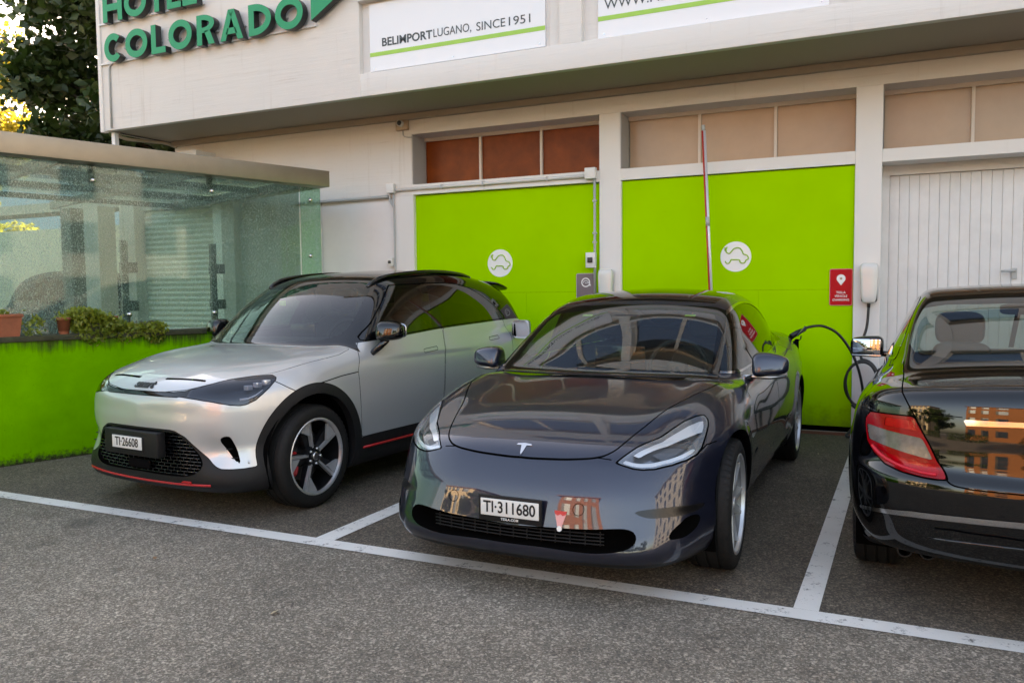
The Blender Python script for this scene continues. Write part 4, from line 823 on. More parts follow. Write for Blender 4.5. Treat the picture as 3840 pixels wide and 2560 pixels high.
F_smart = make_body(
    nose=tab([(.10, .17), (.16, .12), (.2, .095), (.25, .075), (.35, .068), (.5, .064), (.6, .058), (.7, .056), (.78, .068), (.83, .092), (.88, .14), (.94, .28)], .015),
    plan=lambda y, z: _plS(y)*(1-.45*sstep(z, .5, .25)), W=_wS, tum=_tumS,
    zt=tab([(.05, .78), (.09, .84), (.14, .885), (.2, .915), (.3, .95), (.5, .985), (.8, 1.025), (1.1, 1.055), (1.3, 1.075), (2, 1.10), (3.4, 1.15), (3.9, 1.12), (4.2, 1.05)], .03),
    crown=lambda x, y: .038*(y/.75)**2-.012*np.exp(-((y-.7)/.12)**2)*sstep(x, .5, .9), xr=tab([(.2, 4.10), (.3, 4.17), (.45, 4.24), (.7, 4.26), (.9, 4.23), (1.1, 4.16)], .03), planr=_plrS,
    zb=lambda x, y: .185+.03*sstep(x, 3.9, 4.2), kst=.10, kft=.06, kfs=.12,
    zr=tab([(.85, .88), (1.05, 1.04), (1.2, 1.165), (1.4, 1.335), (1.6, 1.475), (1.72, 1.54), (1.9, 1.585), (2.2, 1.615), (2.6, 1.636), (3.0, 1.625), (3.4, 1.585), (3.65, 1.535), (3.8, 1.48), (3.9, 1.40), (4.0, 1.24), (4.1, 1.05), (4.2, .85)], .04),
    sy=lambda y: .14*(y/.79)**2, cr=lambda y: .035*(y/.6)**2,
    yb=tab([(.9, .73), (1.2, .79), (1.5, .812), (2.0, .828), (2.6, .828), (3.2, .80), (3.6, .75), (4.0, .68)], .08), zbelt=1.1, slope=.33, curv=.5,
    flare=((S_WF, S_WZ, .42, .09, .014), (S_WR, S_WZ, .42, .09, .016)), uk=(.012, .02, 3.3, 3.9),
    dent=lambda x, y, z: .030*np.exp(-(((y-.60)/.085)**2+((z-.445)/.085)**2))*(x < .6)+.008*np.exp(-(((y-.3)/.3)**4+((z-.70)/.05)**2))*(x < .5))
# --- black saloon seen from behind
M_WF, M_WR, M_WZ = .77, 3.60, .317
_wM = tab([(.1, .70), (.4, .82), (.8, .872), (1.5, .875), (3.0, .884), (3.5, .885), (4.0, .868), (4.3, .838), (4.55, .775)], .08)
_tumM = tab([(.12, .10), (.25, .04), (.35, .02), (.45, .01), (.62, 0), (.75, .006), (.85, .02), (.95, .05), (1.05, .11), (1.15, .2)], .03)
_plM = tab([(-0.9, 0.5), (-0.8, 0.3), (-0.7, 0.18), (-0.5, 0.07), (-0.3, 0.02), (0, 0), (0.3, 0.02), (0.5, 0.07), (0.7, 0.18), (0.8, 0.3), (0.9, 0.5)], .04)
_plrM = tab([(-0.9, 0.45), (-0.83, 0.29), (-0.75, 0.18), (-0.65, 0.105), (-0.5, 0.048), (-0.3, 0.014), (0, 0), (0.3, 0.014), (0.5, 0.048), (0.65, 0.105), (0.75, 0.18), (0.83, 0.29), (0.9, 0.45)], .04)
F_merc = make_body(
    nose=tab([(.15, .10), (.25, .02), (.4, .0), (.55, .015), (.68, .05), (.75, .10), (.85, .3)], .02), plan=lambda y, z: _plM(y), W=_wM, tum=_tumM,
    zt=tab([(.05, .6), (.12, .71), (.2, .78), (.35, .835), (.6, .885), (1.1, .955), (1.4, .98), (2.5, 1.0), (3.4, 1.03), (3.8, 1.05), (4.1, 1.052), (4.35, 1.045), (4.48, 1.035), (4.6, 1.01)], .03),
    crown=lambda x, y: .06*(y/.75)**2,
    xr=tab([(.2, 4.45), (.28, 4.50), (.4, 4.55), (.52, 4.578), (.60, 4.58), (.645, 4.572), (.675, 4.545), (.72, 4.535), (.85, 4.525), (.95, 4.51), (1.03, 4.48)], .012), planr=_plrM,
    zb=lambda x, y: .17+.125*sstep(x, 3.85, 4.3), extra=lambda x, z: -.07*sstep(z, .44, .24)*sstep(x, 3.85, 4.1), kst=lambda x: .09-.03*sstep(x, 3.6, 4.2), krt=.035,
    zr=tab([(1.3, .87), (1.5, .985), (1.75, 1.15), (2.1, 1.345), (2.35, 1.42), (2.7, 1.447), (3.0, 1.437), (3.2, 1.40), (3.4, 1.325), (3.65, 1.19), (3.85, 1.075), (4.0, .98)], .04),
    sy=lambda y: .055*(y/.72)**2, cr=lambda y: .03*(y/.6)**2,
    yb=tab([(1.3, .70), (1.8, .76), (2.5, .775), (3.2, .755), (3.6, .70), (3.95, .62)], .08), zbelt=.98, slope=.40, curv=.5, gk=.028,
    flare=((M_WF, M_WZ, .36, .06, .012), (M_WR, M_WZ, .36, .06, .012)), uk=(.012, .05, 3.3, 3.7))
# ---------------------------------------------------------------- cars
def paint(name, col, metal, rough, spec=.5, inner=(.006, .006, .0065), coat=1.0):
    m, nt, b = newmat(name); N, L = nt.nodes, nt.links
    g = N.new('ShaderNodeNewGeometry'); mx = N.new('ShaderNodeMix'); mx.data_type = 'RGBA'
    mx.inputs[6].default_value = (*col, 1); mx.inputs[7].default_value = (*inner, 1)
    L.new(g.outputs['Backfacing'], mx.inputs[0]); L.new(mx.outputs[2], b.inputs['Base Color'])
    inv = N.new('ShaderNodeMath'); inv.operation = 'MULTIPLY_ADD'; inv.inputs[1].default_value = -coat; inv.inputs[2].default_value = coat
    L.new(g.outputs['Backfacing'], inv.inputs[0]); L.new(inv.outputs[0], b.inputs['Coat Weight'])
    b.inputs['Metallic'].default_value = metal; b.inputs['Roughness'].default_value = rough; b.inputs['Specular IOR Level'].default_value = spec; b.inputs['Coat IOR'].default_value = 1.6
    tc = N.new('ShaderNodeTexCoord'); n = N.new('ShaderNodeTexNoise'); n.inputs['Scale'].default_value = 3.0; n.inputs['Detail'].default_value = 5
    L.new(tc.outputs['Object'], n.inputs['Vector'])
    mr = N.new('ShaderNodeMapRange'); mr.inputs[1].default_value = .3; mr.inputs[2].default_value = .75; mr.inputs[3].default_value = 0.012; mr.inputs[4].default_value = 0.05
    L.new(n.outputs[0], mr.inputs[0]); L.new(mr.outputs[0], b.inputs['Coat Roughness'])
    return m
paint('paint_grey', (.0150, .0185, .0370), .62, .34, .3)
paint('paint_silver', (.50, .515, .525), .5, .40)
paint('paint_black', (.0016, .0016, .002), .0, .25, .0)
paint('gloss_black', (.003, .003, .0035), .0, .22, .0)
pmat('plastic_black', (.0085, .0085, .0095), .5, spec=.28, bump=.0006, bscale=900)
pmat('rubber', (.0085, .0082, .008), .7, spec=.3, noise=.25, nscale=30, bump=.0008, bscale=500)
pmat('chrome', (.56, .56, .57), .12, 1.0)
pmat('satin_metal', (.55, .55, .56), .28, 1.0)
pmat('alloy', (.58, .58, .59), .36, .75, noise=.06, nscale=12)
pmat('alloy_dark', (.005, .005, .006), .35)
pmat('brake_metal', (.22, .21, .20), .4, 1.0)
pmat('red_plastic', (.45, .012, .016), .35)
pmat('lamp_house', (.30, .31, .33), .2, .7)
pmat('lamp_dim', (.09, .095, .105), .12, .3)
pmat('lamp_bright', (.80, .82, .84), .18, .35)
pmat('lamp_white', (.85, .87, .88), .25)
pmat('lamp_black', (.004, .004, .005), .3)
pmat('seat_dark', (.030, .031, .034), .7, noise=.15, nscale=40)
pmat('seat_black', (.012, .012, .013), .6)
pmat('trim_grey', (.10, .10, .105), .6)
pmat('plate_white', (.72, .72, .70), .4)
pmat('plate_ink', (.008, .008, .01), .4)
pmat('mirror_glass', (.40, .43, .47), .01, 1.0)
pmat('sticker_red', (.55, .03, .03), .4)
pmat('lamp_red_dark', (.30, .002, .006), .2, coat=.35, spec=.2)
pmat('lamp_red', (.46, .002, .007), .2, coat=.35, spec=.2, noise=.2, nscale=60)
pmat('lamp_pink', (.55, .008, .022), .2, coat=.3, spec=.2)
pmat('lamp_clear', (.20, .18, .165), .2, .3, coat=.5, noise=.35, nscale=25)
glassmat('windscreen', (.52, .62, .58), 1.95)
glassmat('windscreen_dim', (.50, .58, .56), 1.62)
glassmat('side_glass', (.30, .37, .33), 1.75)
glassmat('privacy_glass', (.035, .04, .038), 1.7)
glassmat('lens_glass', (.80, .83, .85), 1.45)
glassmat('lens_smoke', (.50, .52, .58), 1.5)

class Shell:
    def __init__(s, M): s.M = M; s.gaps = []
    def take(s, f, gap=0.0, gdepth=.010):
        if gap:
            a, b = split(s.M, f(s.M[0])+gap); g, s.M = split(b, f(b[0])-gap); s.gaps.append(offset(g, -gdepth)); return a
        a, s.M = split(s.M, f(s.M[0]))
        return a
    def groove(s, f, w=.0025, depth=.008):
        s.M = refine(s.M, f); g, s.M = split(s.M, f(s.M[0])-w); s.gaps.append(offset(g, -depth))
def pfield(pts, depth=.15, smooth=0):
    P = np.array(spl(pts, smooth, True) if smooth else pts, float); c = P.mean(0); _, _, vt = np.linalg.svd(P-c); e1, e2, n = vt
    poly = np.stack([(P-c)@e1, (P-c)@e2], -1)
    return lambda V: np.maximum(poly_sd((V-c)@e1, (V-c)@e2, poly), np.abs((V-c)@n)-depth)
def yzf(poly, xmax): return lambda V: np.maximum(poly_sd(V[:, 1], V[:, 2], poly), V[:, 0]-xmax)
def yzr(poly, xmin): return lambda V: np.maximum(poly_sd(V[:, 1], V[:, 2], poly), xmin-V[:, 0])
def xyf(poly, zmin): return lambda V: np.maximum(poly_sd(V[:, 0], V[:, 1], poly), zmin-V[:, 2])
def xzf(poly, ymin=.4): return lambda V: np.maximum(poly_sd(V[:, 0], V[:, 2], poly), ymin-V[:, 1])
def sym(poly):
    """half polygon given from the centre line outwards and back -> closed through the centre line at y<0"""
    return [(-.05, poly[0][1])]+list(poly)+[(-.05, poly[-1][1])]
def seg3(a, b):
    a, b = np.array(a, float), np.array(b, float)
    def f(V):
        e = b-a; t = np.clip(((V-a)@e)/(e@e), 0, 1); return np.linalg.norm(V-a-t[:, None]*e, axis=1)
    return f
def stick(car, o, F, a, b, axis='front', lift=.001):
    """lay an object (its XY plane) on the car's skin"""
    P, n = surf(F, a, b, axis); n = n*np.array([-1, 1, 1.0]); P = P*np.array([-1, 1, 1.0])+n*lift
    X = np.array([0, 1.0, 0]) if axis == 'front' else (np.array([0, -1.0, 0]) if axis == 'rear' else np.array([-1.0, 0, 0])); X = X-n*(X@n); X /= np.linalg.norm(X); Y = np.cross(n, X)
    o.matrix_local = Matrix(((X[0], Y[0], n[0], P[0]), (X[1], Y[1], n[1], P[1]), (X[2], Y[2], n[2], P[2]), (0, 0, 0, 1))); return o
class Car:
    """things are authored with x running back from the nose; stored with local X forward"""
    def __init__(s, name, pos, yaw, ref):
        fw = Vector((math.sin(yaw), -math.cos(yaw), 0)); org = Vector((pos[0], pos[1], 0))+fw*ref
        s.root = empty(name, org, math.atan2(fw.y, fw.x))
    def part(s, name, M, mat, parent=None):
        if not len(M[2]): return None
        f = np.array([-1.0, 1, 1]); return part(name, (M[0]*f, M[1]*f, M[2][:, ::-1]), mat, parent or s.root)
    def both(s, name, M, mat, parents=(None, None)):
        return s.part(name, M, mat, parents[0]), s.part(name, mirror(M), mat, parents[1])
    def mb(s, name, mb, mat, parent=None, auto=None):
        mb.V = [(-v[0], v[1], v[2]) for v in mb.V]
        return mb.build(name, mat, parent or s.root, auto=auto)
    def text(s, name, body, size, pos, mat, parent=None, rear=False, bold=0.0, shear=0.0, sx=1.0, spacing=1.0, tilt=0.0, ext=.001, align='CENTER'):
        """flat lettering facing forward (or backward) at pos=(x,y,z)"""
        me = text_mesh(body, size, ext, bold, spacing, align, shear)
        o = link(name, me, mat, parent or s.root)
        o.location = (-pos[0], pos[1], pos[2]); o.rotation_euler = (R(90)-tilt, 0, R(90) if not rear else R(-90)); o.scale = (sx, 1, 1)
        return o
def make_wheel(car, name_pos, y_out, side, Rt, w, rr, style, steer=0.0, spin=0.0):
    """wheel whose axis runs along y; built facing +y, turned for the right-hand side"""
    x, z = name_pos
    e = empty('wheel', (-x, side*(y_out-w/2), z), (0 if side > 0 else math.pi)+steer, car.root)
    h = w/2
    t = MB(); prof = [(rr-.012, h-.022), (rr+.004, h-.006), (rr+.025, h+.001), (Rt-.035, h-.002), (Rt-.014, h-.012), (Rt-.004, h-.030)]
    y = h-.030
    for g in (h*.45, 0.0, -h*.45):
        prof += [(Rt, g+.012+.004), (Rt, g+.006), (Rt-.007, g+.005), (Rt-.007, g-.005), (Rt, g-.006)]
    prof += [(Rt-.004, -h+.030), (Rt-.014, -h+.012), (Rt-.035, -h+.002), (rr+.025, -h-.001), (rr-.012, -h+.022)]
    t.lathe(prof, 64); t.build('tyre', 'rubber', e, auto=40)
    # shoulder blocks of the tread
    b = MB()
    for k in range(60):
        a = 2*math.pi*k/60; ca, sa = math.cos(a), math.sin(a); c2, s2 = math.cos(a+.055), math.sin(a+.055)
        for sg in (1, -1):
            q = [(Rt+.0015, sg*(h-.055)), (Rt-.001, sg*(h-.028)), (Rt-.011, sg*(h-.0095))]
            V = [(r*ca, hh, r*sa) for r, hh in q]+[(r*c2, hh, r*s2) for r, hh in q]
            b.add(V, [(0, 1, 4, 3), (1, 2, 5, 4)] if sg > 0 else [(3, 4, 1, 0), (4, 5, 2, 1)])
    tag(b.build('tread_blocks', 'rubber', e, recalc=False), kind='stuff')
    rim = MB()
    rim.lathe([(rr+.006, h-.014), (rr+.008, h-.006), (rr+.002, h-.002), (rr-.008, h-.006), (rr-.013, h-.024)], 64); rim.build('rim_lip', 'alloy', e, auto=40)
    rim = MB(); rim.lathe([(rr-.013, h-.024), (rr-.014, h-.04), (rr-.022, h-.09), (rr-.022, -h+.03), (rr-.005, -h+.01)], 64); rim.build('rim_barrel', 'alloy_dark' if style == 'blade5' else 'brake_metal', e, auto=40)
    d = MB(); d.lathe([(.055, -.01), (rr*.68, -.01), (rr*.68, -.034), (.055, -.034)], 40); d.build('brake_disc', 'brake_metal', e, auto=30)
    hub = MB(); hub.lathe([(.0, h-.022), (.03, h-.022), (.034, h-.028), (.068, h-.036), (.075, h-.06), (.08, -.02)], 32)
    face = h-.030
    def spoke(mb, a, r0, r1, w0, w1, y0, y1, th=.03, skew=0.0):
        ca, sa = math.cos(a), math.sin(a); a2 = a+skew; cb, sb = math.cos(a2), math.sin(a2)
        def pt(r, u, yy, c, s_): return (r*c-u*s_, yy, r*s_+u*c)
        V = []
        for (r, ww, yy, c, s_) in ((r0, w0, y0, ca, sa), (r1, w1, y1, cb, sb)):
            V += [pt(r, -ww/2, yy-th, c, s_), pt(r, -ww/2+.004, yy, c, s_), pt(r, ww/2-.004, yy, c, s_), pt(r, ww/2, yy-th, c, s_)]
        mb.add(V, [(0, 1, 5, 4), (1, 2, 6, 5), (2, 3, 7, 6), (3, 0, 4, 7), (0, 3, 2, 1), (4, 5, 6, 7)])
    if style == 'split5':
        hub.build('hub', 'alloy', e, auto=35)
        for k in range(5):
            a = spin+2*math.pi*k/5
            for sg in (-1, 1):
                m = MB(); spoke(m, a+sg*.10, .062, rr-.004, .036, .024, face-.002, face+.010, .035, sg*.17)
                m.build('spoke', 'alloy', e)
    elif style == 'blade5':
        hub.build('hub', 'alloy_dark', e, auto=35)
        cp = MB(); cp.lathe([(.0, h-.017), (.022, h-.017), (.027, h-.021), (.027, h-.03)], 28); cp.build('hub_cap', 'satin_metal', e, auto=30)
        for k in range(5):
            a = spin+2*math.pi*k/5
            m = MB(); spoke(m, a-.20, .06, rr-.01, .070, .10, face-.030, face-.022, .03, .02); m.build('spoke', 'alloy_dark', e)
            m = MB(); spoke(m, a, .050, rr-.006, .022, .030, face-.004, face+.006, .02, -.03); m.build('spoke', 'alloy', e)
            # outer blade
            pa = []; n = 7
            for i in range(n+1): t_ = a-.085-.42*i/n; pa.append((rr-.010, t_))
            inner = [(rr*.84, a-.44), (rr*.58, a-.115)]
            pts = pa+inner
            V = [(r*math.cos(t_), face+.003, r*math.sin(t_)) for r, t_ in pts]+[(r*math.cos(t_), face-.016, r*math.sin(t_)) for r, t_ in pts]
            q = len(pts); m = MB(); m.add(V, [tuple(range(q)), tuple(reversed(range(q, 2*q)))]+[(i, i+q, (i+1) % q+q, (i+1) % q) for i in range(q)])
            m.build('blade', 'alloy_grey' if 'alloy_grey' in MATS else 'alloy', e)
            for j in (0,):
                lb = MB(); lb.lathe([(0, h-.02), (.008, h-.02), (.009, h-.034)], 10, c=(.052*math.cos(a+.6), 0, .052*math.sin(a+.6))); lb.build('lug_nut', 'satin_metal', e)
        cal = MB(); cal.add(*blob((.150, .012, -.035), (.050, .035, .085), .55)); cal.build('brake_caliper', 'red_plastic', e, auto=60)
    else:
        hub.build('hub', 'alloy', e, auto=35)
        for k in range(7):
            a = spin+2*math.pi*k/7; m = MB(); spoke(m, a, .06, rr-.004, .05, .034, face-.004, face+.006, .035); m.build('spoke', 'alloy', e)
    return e
pmat('alloy_grey', (.40, .40, .41), .5, .5)
def liner(car, x, z, r, y0, y1):
    m = MB(); n = 28; V = []; F = []
    for k in range(n+1):
        a = R(-25)+R(230)*k/n; V += [(x+r*math.cos(a), y0, z+r*math.sin(a)), (x+r*math.cos(a), y1, z+r*math.sin(a)), (x+.0, y0, z)]
    for k in range(n): F += [(3*k, 3*k+1, 3*k+4, 3*k+3), (3*k, 3*k+3, 3*k+5, 3*k+2)]
    m.add(V, F, True); return car.mb('arch_liner', m, 'gap_dark')
def seat(car, x, y, z, mat='seat_dark', h=.62, w=.25):
    e = empty('seat', (-x, y, z), 0, car.root)
    c = MB(); c.add(*blob((0, 0, .0), (.27, w, .11), .45), True); c.build('cushion', mat, e)
    b = MB(); b.add(*blob((0, 0, 0), (.09, w*.96, h/2), .45), True); b.build('backrest', mat, e, loc=(-.27, 0, h*.5), rot=(0, -R(18), 0))
    t = MB(); t.add(*blob((0, 0, 0), (.055, .135, .10), .55), True); t.build('headrest', mat, e, loc=(-.41, 0, h+.13), rot=(0, -R(10), 0))
    return e
def steering(car, x, y, z, r=.185):
    m = MB(); pts = [(x+.10*math.sin(a)*0+r*math.sin(a)*.38, y+r*math.cos(a), z+r*math.sin(a)*.92) for a in np.linspace(0, 2*math.pi, 33)]
    m.tube(pts, .016, 8, False)
    m.add(*blob((x-.01, y, z-.01), (.03, .07, .055), .6), True); m.cyl((x, y-r*.95, z), (x, y+r*.95, z), .012, 8); m.cyl((x, y, z), (x-.25, y, z-.12), .03, 8)
    return car.mb('steering_wheel', m, 'seat_black')
def plate(car, text, x, y, z, w=.30, h=.08, rear=False, tilt=0.0, frame='plastic_black', fh=None, sub=None, size=.078, sx=.80, spacing=1.0):
    fh = fh or (h+.03)
    e = empty('number_plate', (-x, y, z), 0, car.root); e.rotation_euler = (0, -tilt if not rear else tilt, 0)
    f = MB(); f.box((-.012, -w/2-.012, -fh/2-.008), (.003, w/2+.012, fh/2-.004), .003); f.build('plate_frame', frame, e)
    p_ = MB(); p_.box((.0, -w/2, -h/2), (.007, w/2, h/2), .002); p_.build('plate_face', 'plate_white', e)
    if text:
        me = text_mesh(text, size, .0006, .0012, spacing); o = link('plate_lettering', me, 'plate_ink', e)
        o.location = (.0078, 0, 0); o.rotation_euler = (R(90), 0, R(90)); o.scale = (sx, 1, 1)
    if sub:
        me = text_mesh(sub, .016, .0003, .0004, 1.1); o = link('frame_lettering', me, 'plate_white', e); o.location = (.0042, 0, -h/2-.013); o.rotation_euler = (R(90), 0, R(90))
    return e

# ================= grey electric saloon =================
def build_tesla():
    car = Car('parked_car', (-1.5423, 4.1606), -.0128, T_WF)
    sh = Shell(ray_mesh(F_tesla, 1.05, 3.7, .56, .60, 100, 200, 210))
    root = car.root
    tag(root, 'dark grey saloon charging between the silver car and the black car', 'car', 'cars parked in front of the hotel')
    # wheel openings
    for cx in (T_WF, T_WR):
        f = lambda V, cx=cx: np.maximum(np.sqrt(((V[:, 0]-cx)/1.0)**2+((V[:, 2]-T_WZ-.008)/1.03)**2)-.362, .45-V[:, 1])
        sh.take(f)
    lip = flange(sh.M, .03, sel=lambda c: (np.minimum(np.hypot(c[:, 0]-T_WF, c[:, 2]-T_WZ), np.hypot(c[:, 0]-T_WR, c[:, 2]-T_WZ)) < .40) & (c[:, 1] > .5), along=(0, -.05, 0))
    # glass
    ws = [(1.095, 0), (1.105, .15), (1.14, .35), (1.19, .55), (1.262, .70), (1.45, .694), (1.643, .672), (1.896, .640), (2.09, .612), (2.10, .55), (2.03, .3), (2.00, 0)]
    wind = sh.take(xyf(sym(ws), .86))
    frit_in = poly_sd(wind[0][:, 0], wind[0][:, 1], sym([(1.125, 0), (1.17, .35), (1.29, .63), (1.45, .645), (1.9, .595), (1.99, .55), (1.95, .3), (1.92, 0)]))
    glass, frit = split(wind, frit_in)
    rf = [(2.06, 0), (2.09, .3), (2.15, .525), (2.4, .555), (2.8, .56), (3.3, .53), (3.8, .47), (4.12, .43), (4.2, .3), (4.22, 0)]
    roof = sh.take(xyf(sym(rf), 1.0))
    dlo = spl([(1.40, .955), (1.62, 1.085), (1.9, 1.215), (2.15, 1.292), (2.45, 1.325), (2.85, 1.322), (3.2, 1.275), (3.5, 1.195), (3.74, 1.095), (3.84, 1.03), (3.76, 1.0), (3.3, .992), (2.6, .975), (2.0, .962)], 5, True)
    dl = sh.take(xzf(dlo))
    trim_band = sh.take(lambda V: np.maximum(np.maximum(poly_sd(V[:, 0], V[:, 2], dlo)-.013, .4-V[:, 1]), np.subtract(*F_tesla(V, comp=True)[::-1])))
    bp, dl = split(dl, poly_sd(dl[0][:, 0], dl[0][:, 2], [(2.36, .9), (2.47, .9), (2.42, 1.4), (2.35, 1.4)]))
    fw_, rw_ = split(dl, dl[0][:, 0]-2.40)
    # hood
    hp = spl([(.150, -.1), (.143, 0.03), (.15, .184), (.161, .286), (.178, .365), (.208, .421), (.272, .466), (.441, .52), (.617, .568), (.805, .641), (1.021, .715), (1.20, .745)], 6)+[(1.24, .72), (1.16, .5), (1.10, .25), (1.08, -.1)]
    hood = sh.take(lambda V: np.maximum(poly_sd(V[:, 0], V[:, 1], hp), .60-V[:, 2]), .0035)
    # headlight
    hl = [(0.187, 0.463, 0.638), (0.235, 0.502, 0.674), (0.292, 0.538, 0.701), (0.352, 0.58, 0.719), (0.399, 0.614, 0.731), (0.49, 0.651, 0.76), (0.578, 0.689, 0.788), (0.659, 0.732, 0.804), (0.702, 0.759, 0.805), (0.685, 0.781, 0.786), (0.639, 0.793, 0.761), (0.552, 0.797, 0.721), (0.48, 0.795, 0.68), (0.431, 0.782, 0.656), (0.369, 0.75, 0.639), (0.302, 0.698, 0.625), (0.243, 0.633, 0.612), (0.214, 0.584, 0.611), (0.198, 0.543, 0.616), (0.19, 0.499, 0.628)]
    hf = pfield(hl, .12)
    hpc = sh.take(hf, .004, .012)
    dd = -hf(hpc[0])
    # upper strip, lower strip, rear reflector
    c = np.array(hl)
    up_line = [np.array(v) for v in hl[0:9]]; lo_line = [np.array(v) for v in hl[13:20]]
    def dist_line(V, L): return np.min([seg3(a, b)(V) for a, b in zip(L[:-1], L[1:])], axis=0)
    du = dist_line(hpc[0], up_line); dlw = dist_line(hpc[0], lo_line)
    depth = .055*sstep(dd, .0, .045)
    house = offset(hpc, -depth)
    drl_u, rest_h = split(hpc, np.maximum(np.abs(du-.028-.03*sstep(hpc[0][:, 0], .3, .6))-.018-.014*sstep(hpc[0][:, 0], .3, .6), .25-hpc[0][:, 0]))
    drl_l, rest_h = split(rest_h, np.maximum(np.abs(dist_line(rest_h[0], lo_line)-.024)-.012, -(rest_h[0][:, 1]-.49)))
    panel, _r = split(rest_h, np.maximum(np.abs(np.minimum(dist_line(rest_h[0], up_line), .2)-.085)-.03, np.abs(rest_h[0][:, 0]-.40)-.10))
    # mouth and fog recesses
    mouth = sym(spl([(0, .258), (.17, .260), (.38, .255), (.475, .262), (.535, .274), (.575, .296), (.588, .325), (.575, .352), (.545, .364), (.50, .365), (.371, .356), (.157, .348), (0, .340)], 4))
    mth = sh.take(yzf(mouth, .5), 0)
    md = -poly_sd(mth[0][:, 1], mth[0][:, 2], mouth)
    mth_r = offset(mth, -.10*sstep(md, .0, .016))
    ci = spl([(.715, .315), (.765, .312), (.80, .335), (.815, .370), (.806, .396), (.775, .398), (.745, .372), (.72, .345)], 4, True)
    cin = sh.take(yzf(ci, .6)); cin = offset(cin, -.06*sstep(-poly_sd(cin[0][:, 1], cin[0][:, 2], ci), 0, .014))
    fog = spl([(.572, .436), (.633, .447), (.716, .450), (.78, .446), (.822, .440), (.824, .425), (.80, .412), (.755, .408), (.697, .408), (.637, .409), (.597, .419)], 4, True)
    fg = sh.take(yzf(fog, .5)); fd = -poly_sd(fg[0][:, 1], fg[0][:, 2], fog); fg = offset(fg, -.022*sstep(fd, 0, .02)-.02*sstep(fg[0][:, 1], .62, .82)*sstep(fd, 0, .01))
    # doors
    fd_ = rpoly([(1.37, .26), (2.44, .25), (2.45, .6), (2.43, .99), (1.50, .985), (1.385, .93), (1.345, .7)], .05)
    rd_ = rpoly([(2.455, .25), (3.24, .27), (3.36, .48), (3.52, .72), (3.60, 1.01), (2.44, .99), (2.465, .6)], .06)
    fdoor = sh.take(xzf(fd_, .6), .003); rdoor = sh.take(xzf(rd_, .6), .003)
    # fender / bumper joint, small marker line
    sh.groove(lambda V: np.maximum(line_sd(V[:, 0], V[:, 2], [(.46, .668), (.52, .69), (.60, .695)]), .7-V[:, 1]), .0025)
    sh.groove(lambda V: np.maximum(np.abs(np.hypot(V[:, 1]-.325, V[:, 2]-.437)-.026), V[:, 0]-.3), .0016, .003)
    sh.groove(lambda V: np.maximum(line_sd(V[:, 0], V[:, 1], [(.19, .44), (.178, .36)]), np.maximum(V[:, 2]-.66, .60-V[:, 2]))+.0, .002)
    for hx in (2.12, 3.18): sh.groove(lambda V, hx=hx: np.maximum(np.abs(poly_sd(V[:, 0], V[:, 2], rpoly([(hx, .835), (hx+.20, .845), (hx+.20, .87), (hx, .86)], .012))), .6-V[:, 1]), .002)
    low, sh.M = split(sh.M, sh.M[0][:, 2]-(.205+.0*sh.M[0][:, 0]))
    # link everything
    car.part('body', mirror_join(join(sh.M, lip)), 'paint_grey')
    car.part('underside', mirror_join(low), 'plastic_black')
    car.part('hood', mirror_join(hood), 'paint_grey')
    car.both('front_door', fdoor, 'paint_grey'); car.both('rear_door', rdoor, 'paint_grey')
    gap_part = car.part('panel_gap', mirror_join(join(*sh.gaps)), 'gap_dark')
    car.part('windscreen', mirror_join(glass), 'windscreen'); car.part('windscreen_border', mirror_join(frit), 'gloss_black')
    car.part('glass_roof', mirror_join(roof), 'gloss_black')
    car.both('front_side_window', fw_, 'side_glass'); car.both('rear_side_window', rw_, 'privacy_glass')
    car.both('window_pillar', bp, 'gloss_black'); car.both('window_trim', offset(trim_band, .003), 'chrome')
    for sd in (1, -1):
        mm = (lambda M: M) if sd > 0 else mirror
        e = empty('headlight', (-.45, sd*.65, .70), 0, root)
        def hpart(n, M, mat):
            o = car.part(n, mm(M), mat, e)
            if o: o.location = (.45, -sd*.65, -.70)
        hpart('lens', hpc, 'lens_glass'); hpart('housing', house, 'lamp_house')
        hpart('running_light', offset(drl_u, -.018), 'lamp_bright'); hpart('lower_running_light', offset(drl_l, -.016), 'lamp_bright')
        hpart('lamp_lens_panel', offset(panel, -.034), 'lamp_dim')
    car.part('lower_intake', mirror_join(mth_r), 'gap_dark')
    car.both('fog_lamp', fg, 'lamp_black'); car.both('corner_intake', cin, 'gap_dark')
    for k, zz in enumerate((.282, .298, .314, .330)):
        m = MB(); m.tube([(.045+.16*(y/.45)**2*.25, y, zz) for y in np.linspace(-.44, .44, 15)], .0035, 6); car.mb('grille_bar', m, 'plastic_black')
    for k in range(13):
        y = -.42+.07*k; m = MB(); m.box((.052+.04*(y/.45)**2, y-.003, .272), (.058+.04*(y/.45)**2, y+.003, .338)); car.mb('grille_upright', m, 'plastic_black')
    # T emblem
    m = MB()
    top = [(-.036, .006), (-.030, .013), (0, .017), (.030, .013), (.036, .006), (.026, .004), (.012, .0045), (.004, -.036), (0, -.046), (-.004, -.036), (-.012, .0045), (-.026, .004)]
    m.prism([(u*1.15, v*1.15) for u, v in top], -.004, .003, 'z'); stick(car, m.build('emblem', 'chrome', root), F_tesla, 0, .682)
    # plate, sticker
    plate(car, 'TI·311680', .018, 0, .418, fh=.118, sub='TESLA.COM', size=.076, sx=.86)
    st = empty('shuttlecock_sticker', (0, 0, 0), 0, root); stick(car, st, F_tesla, .243, .380)
    m = MB(); m.prism([(-.030, .046), (.030, .046), (.010, -.028), (-.010, -.028)], -.004, .0012, 'z'); m.build('sticker_feathers', 'sticker_pink', st)
